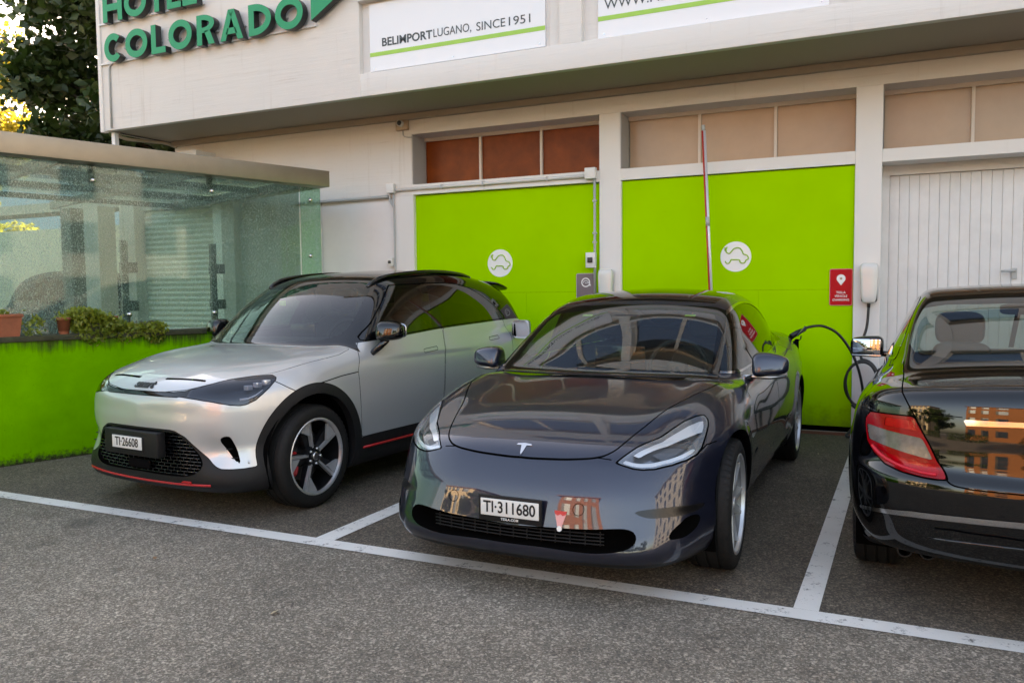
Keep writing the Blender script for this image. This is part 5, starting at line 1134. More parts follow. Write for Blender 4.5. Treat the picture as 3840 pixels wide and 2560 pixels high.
    m = MB(); m.prism([(-.030, .046), (.030, .046), (.027, .032), (.012, .024), (0, .032), (-.012, .024), (-.027, .032)], -.004, .002, 'z'); m.build('sticker_band', 'sticker_red', st)
    m = MB(); m.prism([(.012*math.cos(a), -.034+.013*math.sin(a)) for a in np.linspace(0, 2*math.pi, 14)[:-1]], -.004, .002, 'z'); m.build('sticker_cork', 'plate_white', st)
    # door mirrors
    for sd in (1, -1):
        e = empty('side_mirror', (-1.68, sd*.95, .97), 0, root)
        def wp(p):
            x_, y_, z_ = p; return [x_*(1-.25*z_)*(1-.35*y_*sd)*.9, y_, z_*(1-.22*y_*sd)+.10*(1-abs(y_))]
        m = MB(); m.add(*blob((0, 0, 0), (.085, .105, .068), .55, 36, 22, wp), True)
        m.V = [(-v[0], v[1], v[2]) for v in m.V]; m.build('mirror_cap', 'paint_grey', e, loc=(0, 0, .005))
        m = MB(); m.tube([(.055, -.185*sd, -.062), (.04, -.10*sd, -.064), (.035, .0, -.066), (.01, .09*sd, -.060)], [.010, .013, .013, .008], 10); m.build('mirror_base_trim', 'satin_metal', e)
        m = MB(); m.add(*blob((0, 0, 0), (.012, .088, .052), .5), True); m.build('mirror_glass', 'mirror_glass', e, loc=(-.078, 0, .0))
        m = MB(); m.tube([(.05, -.10*sd, -.072), (.03, -.17*sd, -.078), (.02, -.23*sd, -.085)], .020, 8); m.build('mirror_arm', 'plastic_black', e)
    # wheels and arches
    for cx, st_ in ((T_WF, R(1.5)), (T_WR, 0)):
        for sd in (1, -1):
            make_wheel(car, (cx, T_WZ), .912, sd, T_WZ, .235, .250, 'split5', st_, spin=.5+.3*sd)
            liner(car, cx, T_WZ, .372, sd*.50, sd*.86)
    # cabin
    for y in (.37, -.37): seat(car, 2.25, y, .42)
    m = MB(); m.add(*blob((3.25, 0, .45), (.30, .62, .13), .4), True); car.mb('rear_bench', m, 'seat_dark')
    m = MB(); m.add(*blob((3.52, 0, .78), (.10, .62, .34), .4), True); car.mb('rear_backrest', m, 'seat_dark')
    m = MB(); m.add(*blob((1.47, 0, .82), (.25, .71, .10), .5), True); car.mb('dashboard', m, 'seat_black')
    m = MB(); m.box((1.70, -.17, .88), (1.715, .17, 1.07), .004); car.mb('centre_screen', m, 'gloss_black')
    steering(car, 1.78, .36, .93)
    m = MB(); m.box((1.1, -.78, .24), (3.6, .78, .30)); car.mb('floor_pan', m, 'seat_black')
    m = MB(); m.add(*blob((1.86, 0, 1.235), (.02, .11, .035), .5), True); car.mb('rear_view_mirror', m, 'seat_black')
    # inspection stickers on the screen
    for (px, py, pz, mt) in ((1.92, -.30, 1.262, 'sticker_green'), (1.965, .40, 1.262, 'sticker_lime')):
        m = MB(); m.box((-.002, -.035, -.012), (.0, .035, .012)); o = m.build('screen_sticker', mt, root, loc=(-px, py, pz)); o.rotation_euler = (0, -R(62), 0)
    # wipers
    for y0, y1 in ((.55, -.05), (-.05, -.60)):
        m = MB(); m.tube([(1.16+.10*(y/.7)**2-.02, y, .935+.0*y) for y in np.linspace(y0, y1, 7)], .007, 6); car.mb('wiper', m, 'plastic_black')
    # open charging flap on the left rear wing (tail end by the wall) 
    fl = empty('charge_flap', (-4.25, .84, 1.01), 0, root)
    m = MB(); m.box((-.05, -.006, 0), (.05, .006, .11), .005); m.build('flap_panel', 'paint_grey', fl, rot=(R(-38), 0, R(10)))
    m = MB(); m.tube([(0, 0, -.05), (0, .03, -.03), (0, .035, .0)], .006, 6); m.build('flap_hinge', 'plastic_black', fl)
    m = MB(); m.box((-.055, -.02, -.16), (.055, .012, -.03), .01); m.build('charge_port', 'gap_dark', fl)
    return car
pmat('sticker_pink', (.70, .33, .32), .4); pmat('sticker_green', (.25, .55, .08), .4, noise=.4, nscale=40); pmat('sticker_lime', (.35, .62, .05), .4)
# ================= silver compact crossover =================
def build_smart():
    car = Car('parked_car', (-4.2810, 4.3418), -.095, S_WF); root = car.root
    tag(root, 'silver compact crossover with black roof parked beside the lime green wall', 'car', 'cars parked in front of the hotel')
    sh = Shell(ray_mesh(F_smart, 1.0, 3.45, .62, .68, 105, 200, 215))
    def ell(cx, a, b, dz=.02): return lambda V: np.maximum((np.sqrt(((V[:, 0]-cx)/a)**2+((V[:, 2]-S_WZ-dz)/b)**2)-1)*min(a, b), .45-V[:, 1])
    for cx in (S_WF, S_WR): sh.take(ell(cx, .372, .405))
    # greenhouse is black above the window sill line
    sill = tab([(1.2, 1.055), (1.345, 1.072), (1.715, 1.092), (2.344, 1.130), (3.007, 1.152), (3.44, 1.162), (3.7, 1.165), (4.2, 1.14)], .04)
    def gh(V):
        b, g = F_smart(V, comp=True); d = np.where(V[:, 2] > .9, g-b, .5); return np.where((V[:, 0] > 1.3) & (V[:, 1] > .4), np.maximum(d, sill(V[:, 0])-V[:, 2]), d)
    top = Shell(sh.take(gh))
    ws = [(1.0, 0), (1.03, .199), (1.10, .491), (1.20, .70), (1.267, .727), (1.385, .714), (1.518, .69), (1.689, .64), (1.762, .600), (1.755, .57), (1.66, .31), (1.625, 0)]
    wind = top.take(xyf(sym(ws), 1.0))
    glass, frit = split(wind, poly_sd(wind[0][:, 0], wind[0][:, 1], sym([(1.075, 0), (1.10, .2), (1.18, .49), (1.29, .64), (1.42, .655), (1.69, .585), (1.71, .56), (1.62, .31), (1.585, 0)])))
    rw = top.take(lambda V: np.maximum(poly_sd(V[:, 1], V[:, 2], sym([(0, 1.44), (.45, 1.42), (.55, 1.36), (.60, 1.20), (.58, 1.16), (0, 1.15)])), 3.75-V[:, 0]))
    dlo = spl([(1.345, 1.088), (1.50, 1.215), (1.66, 1.345), (1.83, 1.472), (1.90, 1.492), (2.144, 1.502), (2.479, 1.511), (2.777, 1.503), (2.948, 1.473), (3.114, 1.415), (3.282, 1.332), (3.446, 1.235), (3.485, 1.195), (3.44, 1.174), (3.007, 1.165), (2.344, 1.143), (1.715, 1.105)], 4, True)
    dl = top.take(xzf(dlo), .004, .004)
    bp, dl = split(dl, poly_sd(dl[0][:, 0], dl[0][:, 2], [(2.16, 1.05), (2.236, 1.278), (2.35, 1.54), (2.45, 1.54), (2.40, 1.407), (2.325, 1.05)]))
    fwn, rwn = split(dl, dl[0][:, 0]-2.32)
    qv, fwn = split(fwn, poly_sd(fwn[0][:, 0], fwn[0][:, 2], [(1.2, 1.0), (1.50, 1.0), (1.50, 1.11), (1.58, 1.30), (1.2, 1.3)]))
    # front mask: lamp plus band
    lamp = [(0.112, 0.284, 0.815), (0.133, 0.387, 0.827), (0.175, 0.464, 0.849), (0.227, 0.528, 0.869), (0.309, 0.598, 0.893), (0.393, 0.669, 0.905), (0.473, 0.73, 0.912), (0.508, 0.758, 0.912), (0.513, 0.789, 0.896), (0.497, 0.801, 0.881), (0.478, 0.803, 0.868), (0.438, 0.805, 0.838), (0.392, 0.797, 0.805), (0.345, 0.782, 0.769), (0.295, 0.755, 0.745), (0.261, 0.729, 0.74), (0.224, 0.69, 0.745), (0.188, 0.636, 0.757), (0.145, 0.539, 0.774), (0.119, 0.445, 0.786), (0.105, 0.338, 0.793), (0.098, 0.28, 0.794)]
    pf = pfield(lamp, .16); band = [(-.05, .789), (.176, .789), (.35, .789), (.35, .818), (.163, .814), (-.05, .814)]
    ff = lambda V: np.where(V[:, 0] < .9, np.minimum(pf(V), np.maximum(poly_sd(V[:, 1], V[:, 2], band), V[:, 0]-.4)), .5)
    mask = sh.take(ff, .0025, .004)
    lampM, bandM = split(mask, .42-mask[0][:, 1])
    ld = -pf(lampM[0])
    house = offset(lampM, -.06*sstep(ld, .0, .05)*sstep(lampM[0][:, 1], .44, .60))
    # grille + cladding
    gr = sym(spl([(0, .574), (.2, .573), (.335, .569), (.359, .562), (.417, .527), (.465, .483), (.503, .439), (.528, .395), (.534, .368), (.517, .334), (.471, .308), (.413, .295), (.336, .291), (.17, .29), (0, .292)], 3))
    grl = sh.take(yzf(gr, .4)); gd = -poly_sd(grl[0][:, 1], grl[0][:, 2], gr); grl_r = offset(grl, -.07*sstep(gd, 0, .02))
    vent = spl([(.637, .538), (.665, .552), (.688, .545), (.705, .494), (.724, .437), (.742, .385), (.722, .395), (.692, .429), (.660, .469), (.636, .509)], 4, True)
    vt = sh.take(yzf(vent, .6)); vd = -poly_sd(vt[0][:, 1], vt[0][:, 2], vent); vt = offset(vt, -.05*sstep(vd, 0, .012))
    cl = [(-.05, .586), (.2, .585), (.30, .584), (.345, .578), (.419, .544), (.478, .489), (.533, .435), (.592, .381), (.623, .363), (.655, .352), (.706, .350), (.763, .351), (.80, .356), (.83, .372), (1.1, .372), (1.1, .05), (-.05, .05)]
    def clad(V):
        a = np.maximum(poly_sd(V[:, 1], V[:, 2], cl), V[:, 0]-.42)
        for cx in (S_WF, S_WR): a = np.minimum(a, ell(cx, .438, .474)(V))
        a = np.minimum(a, V[:, 2]-np.where(V[:, 0] > .6, .402, 0)); a = np.where(V[:, 0] > 3.6, np.minimum(a, V[:, 2]-.52), a)
        return a
    cld = sh.take(clad, .002, .004)
    # hood, doors, slots
    hp = spl([(.10, -.1), (.098, .05), (.102, .163), (.118, .284), (.140, .387), (.178, .46), (.230, .525), (.312, .595), (.396, .666), (.50, .735), (.64, .775), (.85, .80), (1.10, .795)], 6)+[(1.24, .765), (1.16, .6), (1.06, .3), (1.0, -.1)]
    hood = sh.take(lambda V: np.maximum(poly_sd(V[:, 0], V[:, 1], hp), .80-V[:, 2]), .0016, .004)
    hs = Shell(hood)
    slot = hs.take(lambda V: seg3((.191, .135, .889), (.226, .46, .889))(V)-.0115); slot = offset(slot, -.02)
    hs.groove(lambda V: np.maximum(line_sd(V[:, 0], V[:, 1], [(.235, -.05), (.245, .2), (.27, .45), (.30, .55)]), .8-V[:, 2]), .0009, .002); hood = hs.M
    fd_ = rpoly([(1.195, .405), (2.20, .405), (2.26, .84), (2.335, 1.135), (1.50, 1.11), (1.325, 1.085), (1.195, .88)], .03); rd_ = rpoly([(2.215, .405), (3.05, .42), (3.14, .62), (3.36, .80), (3.45, 1.165), (2.345, 1.14), (2.27, .84)], .04)
    fdoor = sh.take(xzf(fd_, .6), .0022); rdoor = sh.take(xzf(rd_, .6), .0022)
    handles = []
    def hnd(M, poly):
        s2 = Shell(M); s2.groove(lambda V: np.abs(poly_sd(V[:, 0], V[:, 2], rpoly(poly, .014))), .0022, .005); sh.gaps.extend(s2.gaps); return s2.M
    fdoor = hnd(fdoor, [(2.0, .950), (2.19, .962), (2.19, .992), (2.0, .980)]); rdoor = hnd(rdoor, [(3.02, .99), (3.19, 1.0), (3.19, 1.03), (3.02, 1.02)])
    sh.groove(lambda V: np.maximum(line_sd(V[:, 0], V[:, 2], [(.80, .835), (.92, .849), (1.022, .861), (1.19, .872)]), .7-V[:, 1]), .0035, .012)
    sh.groove(lambda V: np.maximum(line_sd(V[:, 0], V[:, 2], [(.49, .872), (.55, .83), (.60, .80)]), .7-V[:, 1]), .003, .01)
    low, clt = split(cld, cld[0][:, 2]-.20)
    car.part('body', mirror_join(sh.M), 'paint_silver'); car.part('hood', mirror_join(hood), 'paint_silver')
    car.both('hood_slot', slot, 'gap_dark')
    car.both('front_door', fdoor, 'paint_silver'); car.both('rear_door', rdoor, 'paint_silver')
    lip = flange(cld, .05, sel=lambda c: (np.minimum(np.hypot(c[:, 0]-S_WF, c[:, 2]-S_WZ), np.hypot(c[:, 0]-S_WR, c[:, 2]-S_WZ)) < .415) & (c[:, 1] > .6), along=(0, -.06, 0))
    car.part('cladding', mirror_join(join(clt, lip)), 'plastic_black'); car.part('underside', mirror_join(low), 'plastic_black')
    car.part('panel_gap', mirror_join(join(*sh.gaps, *top.gaps)), 'gap_dark')
    car.part('roof', mirror_join(top.M), 'gloss_black')
    car.part('windscreen', mirror_join(glass), 'windscreen_dim'); car.part('windscreen_border', mirror_join(frit), 'gloss_black')
    car.part('rear_window', mirror_join(rw), 'privacy_glass')
    car.both('front_side_window', fwn, 'side_glass'); car.both('rear_side_window', rwn, 'privacy_glass'); car.both('quarter_pillar', qv, 'gloss_black'); car.both('window_pillar', bp, 'gloss_black')
    car.part('front_band', mirror_join(bandM), 'gloss_black')
    for sd in (1, -1):
        mm = (lambda M: M) if sd > 0 else mirror
        e = empty('headlight', (-.3, sd*.65, .82), 0, root)
        def hpart(n, o):
            if o: o.location = (.3, -sd*.65, -.82)
        hpart(0, car.part('lens', mm(lampM), 'lens_smoke', e)); hpart(0, car.part('housing', mm(house), 'lamp_dim', e))
        for i, (px, py, pz) in enumerate(((.36, .70, .84), (.405, .735, .855), (.45, .765, .868))):
            m = MB(); m.box((px-.022, sd*(py-.020), pz-.016), (px+.022, sd*(py+.020), pz+.016), .005); hpart(0, car.mb('light_module', m, 'lamp_bright', e))
        m = MB(); m.tube([(.290, sd*.700, .772), (.33, sd*.735, .775), (.372, sd*.765, .796), (.41, sd*.778, .82)], .008, 8); hpart(0, car.mb('running_light', m, 'lamp_white', e))
    # grille bricks
    car.part('grille_back', mirror_join(grl_r), 'gap_dark')
    gx = lambda y: .074+.10*(y/.53)**2*.45
    rows = 12; up_me = None
    for r_ in range(rows+1):
        zz = .300+.262*r_/rows
        inside = [y for y in np.linspace(-.53, .53, 107) if poly_sd(np.array([abs(y)]), np.array([zz]), gr)[0] < -.004]
        if len(inside) < 4: continue
        m = MB(); ys = np.linspace(inside[0], inside[-1], 25)
        m.tube([(gx(y)+.012, y, zz) for y in ys], .0042, 6); car.mb('grille_bar', m, 'gloss_black')
        if r_ < rows:
            for k in range(-10, 11):
                y = k*.055+(.0275 if r_ % 2 else 0)
                if poly_sd(np.array([abs(y)]), np.array([zz+.011]), gr)[0] < -.012:
                    if up_me is None: up_me = MB().box((-.005, -.004, 0), (.005, .004, .0225)).build('grille_upright', 'gloss_black', root).data; bpy.data.objects.remove([o for o in root.children if o.data == up_me][0])
                    link('grille_upright', up_me, None, root, (-(gx(y)+.013), y, zz))
    for sd in (1, -1):
        car.part('bumper_vent', vt if sd > 0 else mirror(vt), 'gap_dark')
        for (yy, zz) in ((.655, .470), (.695, .415)):
            m = MB(); m.box((surf(F_smart, yy, zz)[0][0]-.001, sd*(yy-.03), zz-.003), (surf(F_smart, yy, zz)[0][0]+.03, sd*(yy+.03), zz+.003), .001); car.mb('vent_fin', m, 'plastic_black')
        m = MB(); m.lathe([(0, -.002), (.009, -.001), (.0105, .004)], 16, 'x', (.278, sd*.772, .385)); car.mb('parking_sensor', m, 'paint_silver')
    # plate holder and plate
    m = MB(); m.box((.02, -.29, .405), (.085, .245, .565), .006); car.mb('plate_holder', m, 'plastic_black')
    plate(car, 'TI·26608', .017, -.045, .487, fh=.10, size=.078, sx=.84, sub=None)
    # radar window below the plate
    m = MB(); m.box((.052, -.10, .315), (.080, .105, .375), .015); car.mb('radar_cover', m, 'gloss_black')
    # red accents
    xs = lambda y: .073+.145*(y/.66)**2*.85
    m = MB(); ys = np.linspace(-.64, .60, 41); m.tube([(surf(F_smart, abs(y), .238+.012*(y/.6)**2)[0][0]+.002, y, .238+.012*(y/.6)**2) for y in ys], .0085, 8); car.mb('red_lip', m, 'red_plastic')
    m = MB(); m.box((surf(F_smart, .415, .26)[0][0]-.004, .37, .253), (surf(F_smart, .415, .26)[0][0]+.02, .46, .267), .002); car.mb('red_lip_tab', m, 'red_plastic')
    for sd in (1, -1):
        m = MB(); m.tube([(x, sd*(.898-.01*abs(x-2.1)), .325) for x in np.linspace(1.22, 2.95, 12)], .009, 8); car.mb('red_sill_line', m, 'red_plastic')
    stick(car, link('badge', text_mesh('smart', .085, .004, .0026, .92, shear=.25), 'plate_ink', root), F_smart, -.005, .852)
    # roof rails, spoiler, aerial
    for sd in (1, -1):
        pts = [(x, sd*y, surf(F_smart, x, y, 'top')[0][2]+h) for x, y, h in ((1.72, .535, -.004), (1.78, .54, .010), (1.92, .548, .018), (2.2, .553, .020), (2.5, .553, .020), (2.8, .545, .018), (3.05, .533, .012), (3.22, .525, -.004))]
        m = MB(); m.tube(spl(pts, 5), [.010]+[.017]*(len(spl(pts, 5))-2)+[.010], 10); car.mb('roof_rail', m, 'gloss_black')
    sp = MB(); sp.add(*blob((0, 0, 0), (.19, .55, .018), .5), True); sp.build('roof_spoiler', 'gloss_black', root, loc=(-3.80, 0, surf(F_smart, 3.72, 0, 'top')[0][2]-.022), rot=(0, -R(14), 0))
    for sd in (1, -1):
        e = empty('side_mirror', (-1.50, sd*.945, 1.15), 0, root)
        m = MB(); m.add(*blob((0, 0, 0), (.085, .098, .072), .62, 36, 22, lambda p: [p[0]*(1-.35*p[1]*sd)*(1-.15*p[2]), p[1], p[2]*(1-.15*p[1]*sd)]), True); m.build('mirror_cap', 'gloss_black', e)
        m = MB(); m.tube([(.035, -.02*sd, -.06), (.055, -.06*sd, -.11), (.10, -.11*sd, -.165)], [.030, .026, .022], 10); m.build('mirror_arm', 'gloss_black', e)
        m = MB(); m.add(*blob((0, 0, 0), (.012, .082, .055), .55), True); m.build('mirror_glass', 'mirror_glass', e, loc=(-.078, 0, 0))
        m = MB(); m.tube([(.070, .02*sd, .008), (.05, .075*sd, .008), (.0, .096*sd, .005)], .005, 6); m.build('turn_signal', 'lamp_clear', e)
    for cx, st_ in ((S_WF, R(2.5)), (S_WR, 0)):
        for sd in (1, -1):
            make_wheel(car, (cx, S_WZ), .893, sd, S_WZ, .235, .252, 'blade5', st_ if cx == S_WF else 0, spin=R(80)); liner(car, cx, S_WZ+.02, .40, sd*.45, sd*.85)
    for y in (.37, -.37): seat(car, 2.05, y, .60, 'seat_dark', .64)
    m = MB(); m.add(*blob((2.95, 0, .62), (.30, .62, .13), .4), True); car.mb('rear_bench', m, 'seat_dark')
    m = MB(); m.add(*blob((3.22, 0, .98), (.10, .62, .36), .4), True); car.mb('rear_backrest', m, 'seat_dark')
    m = MB(); m.add(*blob((1.40, 0, .98), (.26, .70, .11), .5), True); car.mb('dashboard', m, 'seat_black')
    m = MB(); m.box((1.55, -.13, 1.06), (1.565, .13, 1.19), .004); car.mb('centre_screen', m, 'gloss_black')
    steering(car, 1.62, .37, 1.05); m = MB(); m.box((1.1, -.78, .30), (3.4, .78, .36)); car.mb('floor_pan', m, 'seat_black')
    m = MB(); m.add(*blob((1.60, 0, 1.41), (.02, .11, .035), .5), True); car.mb('rear_view_mirror', m, 'seat_black')
    # open charging flap on the left rear wing
    m = MB(); m.box((-.012, -.10, -.085), (.0, .10, .085), .03)
    o = m.build('charge_flap', 'flap_white', root, loc=(-3.42, .965, 1.075)); o.rotation_euler = (R(0), R(6), R(-18))
    m = MB(); m.box((3.44, .84, .99), (3.62, .895, 1.15), .03); car.mb('charge_port', m, 'gap_dark')
    m = MB(); m.box((1.60, -.30, 1.335), (1.602, -.23, 1.375)); o = car.mb('screen_sticker', m, 'sticker_green')
    return car
pmat('flap_white', (.62, .64, .66), .35)

# ================= black saloon, tail towards the camera =================
def build_merc():
    car = Car('parked_car', (.7742, 4.6), math.pi-.042, 3.53); root = car.root
    tag(root, 'black saloon with red tail lamp parked nose in beside the grey saloon', 'car', 'cars parked in front of the hotel')
    sh = Shell(ray_mesh(F_merc, 1.0, 3.7, .56, .60, 100, 200, 215))
    for cx in (M_WF, M_WR):
        sh.take(lambda V, cx=cx: np.maximum(np.hypot(V[:, 0]-cx, (V[:, 2]-M_WZ-.008)/1.03)-.345, .45-V[:, 1]))
    lip = flange(sh.M, .03, sel=lambda c: (np.minimum(np.hypot(c[:, 0]-M_WF, c[:, 2]-M_WZ), np.hypot(c[:, 0]-M_WR, c[:, 2]-M_WZ)) < .385) & (c[:, 1] > .5), along=(0, -.05, 0))
    g = [(3.895, 0), (3.875, .2), (3.83, .44), (3.755, .60), (3.68, .655), (3.60, .655), (3.436, .625), (3.30, .592), (3.25, .57), (3.262, .50), (3.275, .43), (3.295, .3), (3.315, 0)]
    rg = sh.take(xyf(sym(g), 1.0))
    glass, frit = split(rg, poly_sd(rg[0][:, 0], rg[0][:, 1], sym([(3.87, 0), (3.85, .2), (3.80, .44), (3.70, .60), (3.60, .625), (3.44, .60), (3.32, .565), (3.31, .45), (3.34, .3), (3.36, 0)])))
    seal = sh.take(lambda V: np.maximum(poly_sd(V[:, 0], V[:, 1], sym(g))-.016, 1.0-V[:, 2]))
    ws = [(1.42, 0), (1.45, .3), (1.53, .6), (1.62, .665), (2.0, .62), (2.28, .56), (2.26, .3), (2.24, 0)]
    wf = sh.take(xyf(sym(ws), .93))
    dlo = spl([(1.66, 1.01), (1.9, 1.16), (2.15, 1.29), (2.4, 1.345), (2.75, 1.365), (3.0, 1.355), (3.2, 1.30), (3.38, 1.19), (3.45, 1.10), (3.40, 1.055), (2.8, 1.035), (2.1, 1.015)], 5, True)
    dl = sh.take(xzf(dlo)); tr = sh.take(lambda V: np.maximum(poly_sd(V[:, 0], V[:, 2], dlo)-.012, .4-V[:, 1]))
    lamp = [(4.313, .766, .887), (4.391, .685, .89), (4.44, .593, .892), (4.456, .566, .841), (4.469, .538, .791), (4.486, .503, .718), (4.529, .472, .652), (4.521, .51, .649), (4.501, .566, .650), (4.459, .643, .659), (4.405, .704, .676), (4.352, .749, .712), (4.311, .778, .755), (4.292, .788, .821), (4.289, .786, .858)]
    # outline in the unrolled view (u runs round the corner)
    uu = lambda V: V[:, 1]*.75-(V[:, 0]-4.4)*.66
    L = np.array(lamp); lp = list(zip(L[:, 1]*.75-(L[:, 0]-4.4)*.66, L[:, 2]))
    lpf = lambda V: np.maximum(poly_sd(uu(V), V[:, 2], lp), np.maximum(4.15-V[:, 0], .35-V[:, 1]))
    lam = sh.take(lpf, .003, .008)
    ld = -lpf(lam[0]); u_, z_ = uu(lam[0]), lam[0][:, 2]
    # bands of the lamp follow its slanted lines
    lo = .788-.16*(u_-.40)*0-.055*sstep(u_, .62, .36)+.0; b1 = .812+.10*(u_-.45)*1.0; b2 = .738+.16*(u_-.45)
    inner = ld-.012
    mid, other = split(lam, np.maximum(np.maximum(z_-b1, b2-z_), .014-ld))
    u2, z2, d2 = uu(other[0]), other[0][:, 2], -lpf(other[0])
    lowb, other = split(other, np.maximum(np.maximum(z2-(.716+.10*(u2-.45)), .016-d2), (.672+.05*(u2-.45))-z2))
    u2, z2, d2 = uu(other[0]), other[0][:, 2], -lpf(other[0])
    upb, other = split(other, np.maximum(np.maximum(.835+.04*(u2-.45)-z2, .016-d2), u2-.545))
    # boot lid: cut line
    tl = [(4.38, .650, .99), (4.438, .597, .902), (4.469, .542, .791), (4.53, .476, .651), (4.551, .445, .632), (4.567, .378, .627), (4.586, .221, .628), (4.59, 0, .628)]
    lid = [(-.05, .6285), (.221, .6285), (.378, .628), (.44, .633), (.462, .642), (.478, .660), (.51, .73), (.544, .80), (.598, .905), (.64, .985), (.66, 1.2), (-.05, 1.2)]
    def lidf(V): return np.maximum(poly_sd(V[:, 1], V[:, 2], lid), 3.905-.16*(V[:, 1]/.6)**2-V[:, 0])
    boot = Shell(sh.take(lidf, .003, .01))
    chrome = [(-.05, .881), (.22, .881), (.404, .873), (.415, .897), (.22, .900), (-.05, .900)]
    chs = boot.take(yzr(chrome, 4.3))
    rec = sym([(0, .674), (.218, .674), (.292, .680), (.324, .698), (.357, .75), (.387, .808), (.418, .871), (.404, .8725), (.22, .8805), (0, .8805)])
    rc = boot.take(yzr(rec, 4.3)); rd = -poly_sd(rc[0][:, 1], rc[0][:, 2], rec); rc = offset(rc, -.045*sstep(rd, .0, .05))
    boot.groove(lambda V: np.maximum(line_sd(V[:, 1], V[:, 2], [(.42, .905), (.60, .912)]), 4.3-V[:, 0]), .0018, .004)
    strip = [(-.05, .500), (.228, .498), (.42, .492), (.594, .481), (.708, .468), (.80, .452), (.80, .468), (.708, .487), (.594, .505), (.42, .515), (.228, .522), (-.05, .524)]
    stp = sh.take(yzr(strip, 4.25))
    low, sh.M = split(sh.M, sh.M[0][:, 2]-(.225+.08*sstep(sh.M[0][:, 0], 4.15, 4.4)))
    fd_ = rpoly([(1.30, .28), (2.33, .28), (2.35, 1.02), (1.40, 1.0), (1.29, .8)], .05); rd_ = rpoly([(2.345, .28), (3.12, .29), (3.22, .50), (3.42, .72), (3.46, 1.06), (2.365, 1.03)], .05)
    fdoor = sh.take(xzf(fd_, .6), .003); rdoor = sh.take(xzf(rd_, .6), .003)
    car.part('body', mirror_join(join(sh.M, lip)), 'paint_black'); car.part('underside', mirror_join(low), 'plastic_black')
    car.part('boot_lid', mirror_join(boot.M), 'paint_black'); car.part('panel_gap', mirror_join(join(*sh.gaps, *boot.gaps)), 'gap_dark')
    car.part('boot_chrome', mirror_join(offset(chs, .010)), 'chrome'); car.part('plate_recess', mirror_join(rc), 'gloss_black'); car.part('bumper_strip', mirror_join(offset(stp, .006)), 'chrome')
    car.part('rear_window', mirror_join(glass), 'rear_glass'); car.part('rear_window_border', mirror_join(join(frit, seal)), 'gloss_black'); car.part('windscreen', mirror_join(wf), 'windscreen')
    car.both('side_window', dl, 'side_glass'); car.both('window_trim', offset(tr, .003), 'chrome')
    car.both('front_door', fdoor, 'paint_black'); car.both('rear_door', rdoor, 'paint_black')
    for sd in (1, -1):
        mm = (lambda M: M) if sd > 0 else mirror
        e = empty('tail_lamp', (-4.4, sd*.65, .77), 0, root)
        for n, M, mt in (('lamp_rim', other, 'lamp_red_dark'), ('reverse_light', offset(mid, -.003), 'lamp_clear'), ('brake_light', offset(lowb, -.004), 'lamp_red'), ('turn_light', offset(upb, -.003), 'lamp_red')):
            o = car.part(n, mm(M), mt, e)
            if o: o.location = (4.4, -sd*.65, -.77)
        pts = [(4.53, .505, .672), (4.515, .56, .674), (4.470, .645, .688), (4.415, .71, .712), (4.365, .752, .745)]
        m = MB(); m.tube([(a+.004, sd*(b+.003), c) for a, b, c in spl(pts, 4)], .008, 8); o = car.mb('light_guide', m, 'lamp_pink', e); o.location = (4.4, -sd*.65, -.77)
        for (a, b) in ((.60, 0), (.69, 0)):
            m = MB(); m.lathe([(.029, -.12), (.031, .04), (.026, .04), (.022, -.12)], 28, 'x', (4.27, sd*(a-.07), .280)); car.mb('exhaust_tip', m, 'alloy_dark', auto=40)
        e = empty('side_mirror', (-1.48, sd*.935, .985), 0, root)
        m = MB(); m.add(*blob((0, 0, 0), (.075, .118, .078), .5, 36, 20, lambda p: [p[0]*(1-.25*p[1]*sd), p[1], p[2]*(1-.12*p[1]*sd)]), True); m.build('mirror_cap', 'paint_black', e)
        m = MB(); m.box((-.004, -.098, -.060), (.004, .098, .056), .003); m.build('mirror_glass', 'mirror_glass', e, loc=(-.077, .0, .004), rot=(0, R(4), R(-8)*sd))
        m = MB(); m.box((-.006, -.104, -.074), (.004, .104, -.058), .003); m.build('mirror_sill', 'chrome', e, loc=(-.076, 0, 0), rot=(0, 0, R(-8)*sd))
        m = MB(); m.tube([(0, -.08*sd, -.05), (.02, -.15*sd, -.06), (.03, -.2*sd, -.075)], .022, 8); m.build('mirror_arm', 'paint_black', e)
    plate(car, '', 4.500, 0, .765, w=.30, h=.16, rear=True, size=.10)
    pl = [c for c in root.children if c.name.startswith('number_plate')][-1]; pl.rotation_euler = (0, 0, math.pi)
    m = MB(); m.lathe([(.030, 0), (.036, .004), (.038, 0)], 28, 'x', (4.507, 0, .955)); m.cyl((4.510, 0, .955), (4.510, 0, .989), .004, 6); m.cyl((4.510, 0, .955), (4.510, -.030, .938), .004, 6); m.cyl((4.510, 0, .955), (4.510, .030, .938), .004, 6); car.mb('emblem', m, 'chrome')
    # lower bumper crease
    m = MB(); m.tube([(4.545, .53, .412), (4.565, .46, .416), (4.583, .3, .420), (4.592, 0, .422)], .006, 6); car.mb('bumper_crease', m, 'paint_black')
    for cx in (M_WF, M_WR):
        for sd in (1, -1): make_wheel(car, (cx, M_WZ), .862, sd, M_WZ, .225, .225, 'multi7', 0, .2); liner(car, cx, M_WZ, .352, sd*.45, sd*.84)
    for y in (.36, -.36): seat(car, 2.15, y, .45, 'seat_black', .60)
    for y in (.38, -.38):
        m = MB(); m.add(*blob((3.30, y, 1.045), (.06, .14, .095), .55), True); car.mb('rear_headrest', m, 'seat_black')
    m = MB(); m.add(*blob((3.28, 0, .78), (.12, .62, .30), .4), True); car.mb('rear_backrest', m, 'seat_black')
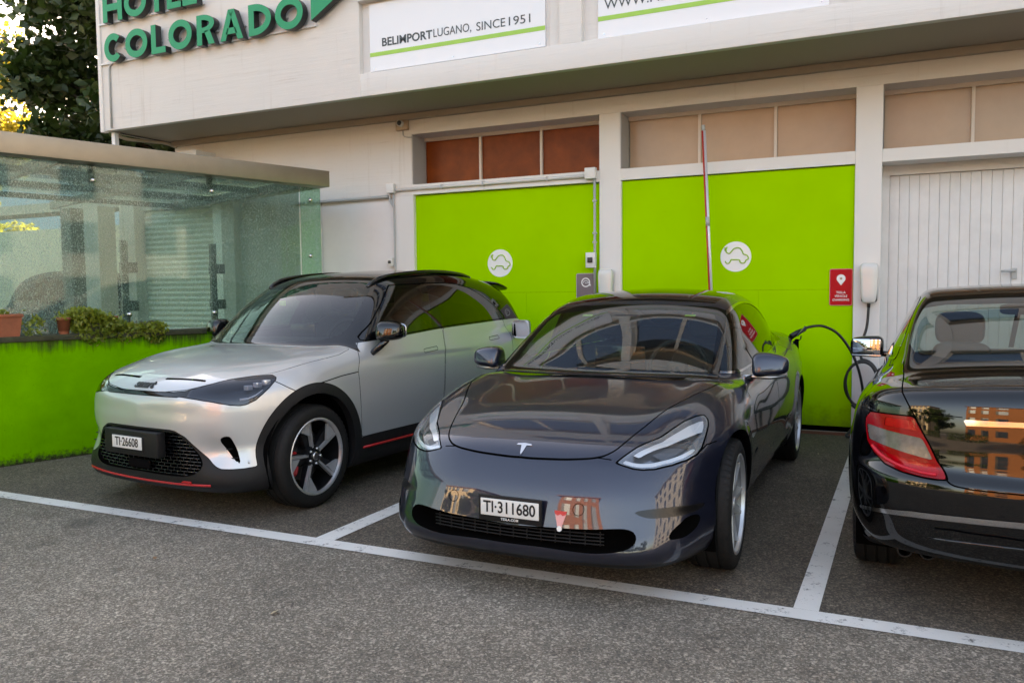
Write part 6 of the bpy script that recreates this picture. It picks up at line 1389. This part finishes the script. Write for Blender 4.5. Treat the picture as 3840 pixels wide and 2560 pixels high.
    m = MB(); m.box((3.35, -.62, .985), (3.80, .62, 1.005), .008); car.mb('parcel_shelf', m, 'seat_black')
    m = MB(); m.add(*blob((1.65, 0, .88), (.25, .68, .10), .5), True); car.mb('dashboard', m, 'seat_black')
    m = MB(); m.add(*blob((2.12, 0, 1.285), (.02, .12, .036), .5), True); car.mb('rear_view_mirror', m, 'seat_black')
    m = MB(); m.box((1.2, -.75, .24), (3.6, .75, .30)); car.mb('floor_pan', m, 'seat_black')
    return car
glassmat('rear_glass', (.45, .56, .52), 1.9)
# ---------------------------------------------------------------- the parked cars
def build_van():
    """dark van behind the pavilion glass, seen only through the dotted glass"""
    car = Car('parked_van', (-10.7, 9.75), R(84), 0.0); tag(car.root, 'dark van parked behind the dotted glass of the pavilion', 'van', None)
    sh = Shell(ray_mesh(F_smart, 1.0, 3.45, .62, .68, 30, 60, 70))
    for cx in (S_WF, S_WR): sh.take(lambda V, cx=cx: np.maximum(np.hypot(V[:, 0]-cx, V[:, 2]-S_WZ)-.38, .45-V[:, 1]))
    def gh(V):
        b, g_ = F_smart(V, comp=True); return np.where(V[:, 2] > .9, g_-b, .5)
    top = Shell(sh.take(gh)); wind = top.take(xyf(sym([(1.0, 0), (1.10, .49), (1.267, .727), (1.518, .69), (1.762, .60), (1.66, .31), (1.625, 0)]), 1.0))
    win = top.take(xzf([(1.36, 1.09), (1.83, 1.47), (2.8, 1.50), (3.4, 1.25), (3.44, 1.18)]))
    car.part('body', mirror_join(sh.M), 'van_paint'); car.part('roof', mirror_join(top.M), 'van_paint'); car.part('windscreen', mirror_join(wind), 'gap_dark'); car.both('side_window', win, 'gap_dark')
    for cx in (S_WF, S_WR):
        for sd in (1, -1):
            m = MB(); m.lathe([(0, 0), (.24, 0), (.25, -.02), (.345, -.02), (.345, -.22)], 24, 'y', (cx, sd*.88, S_WZ)); car.mb('wheel', m, 'rubber')
    car.root.scale = (.95, 1.0, 1.16)
pmat('van_paint', (.006, .008, .011), .6, spec=.15)
build_van()
build_smart(); build_tesla(); build_merc()
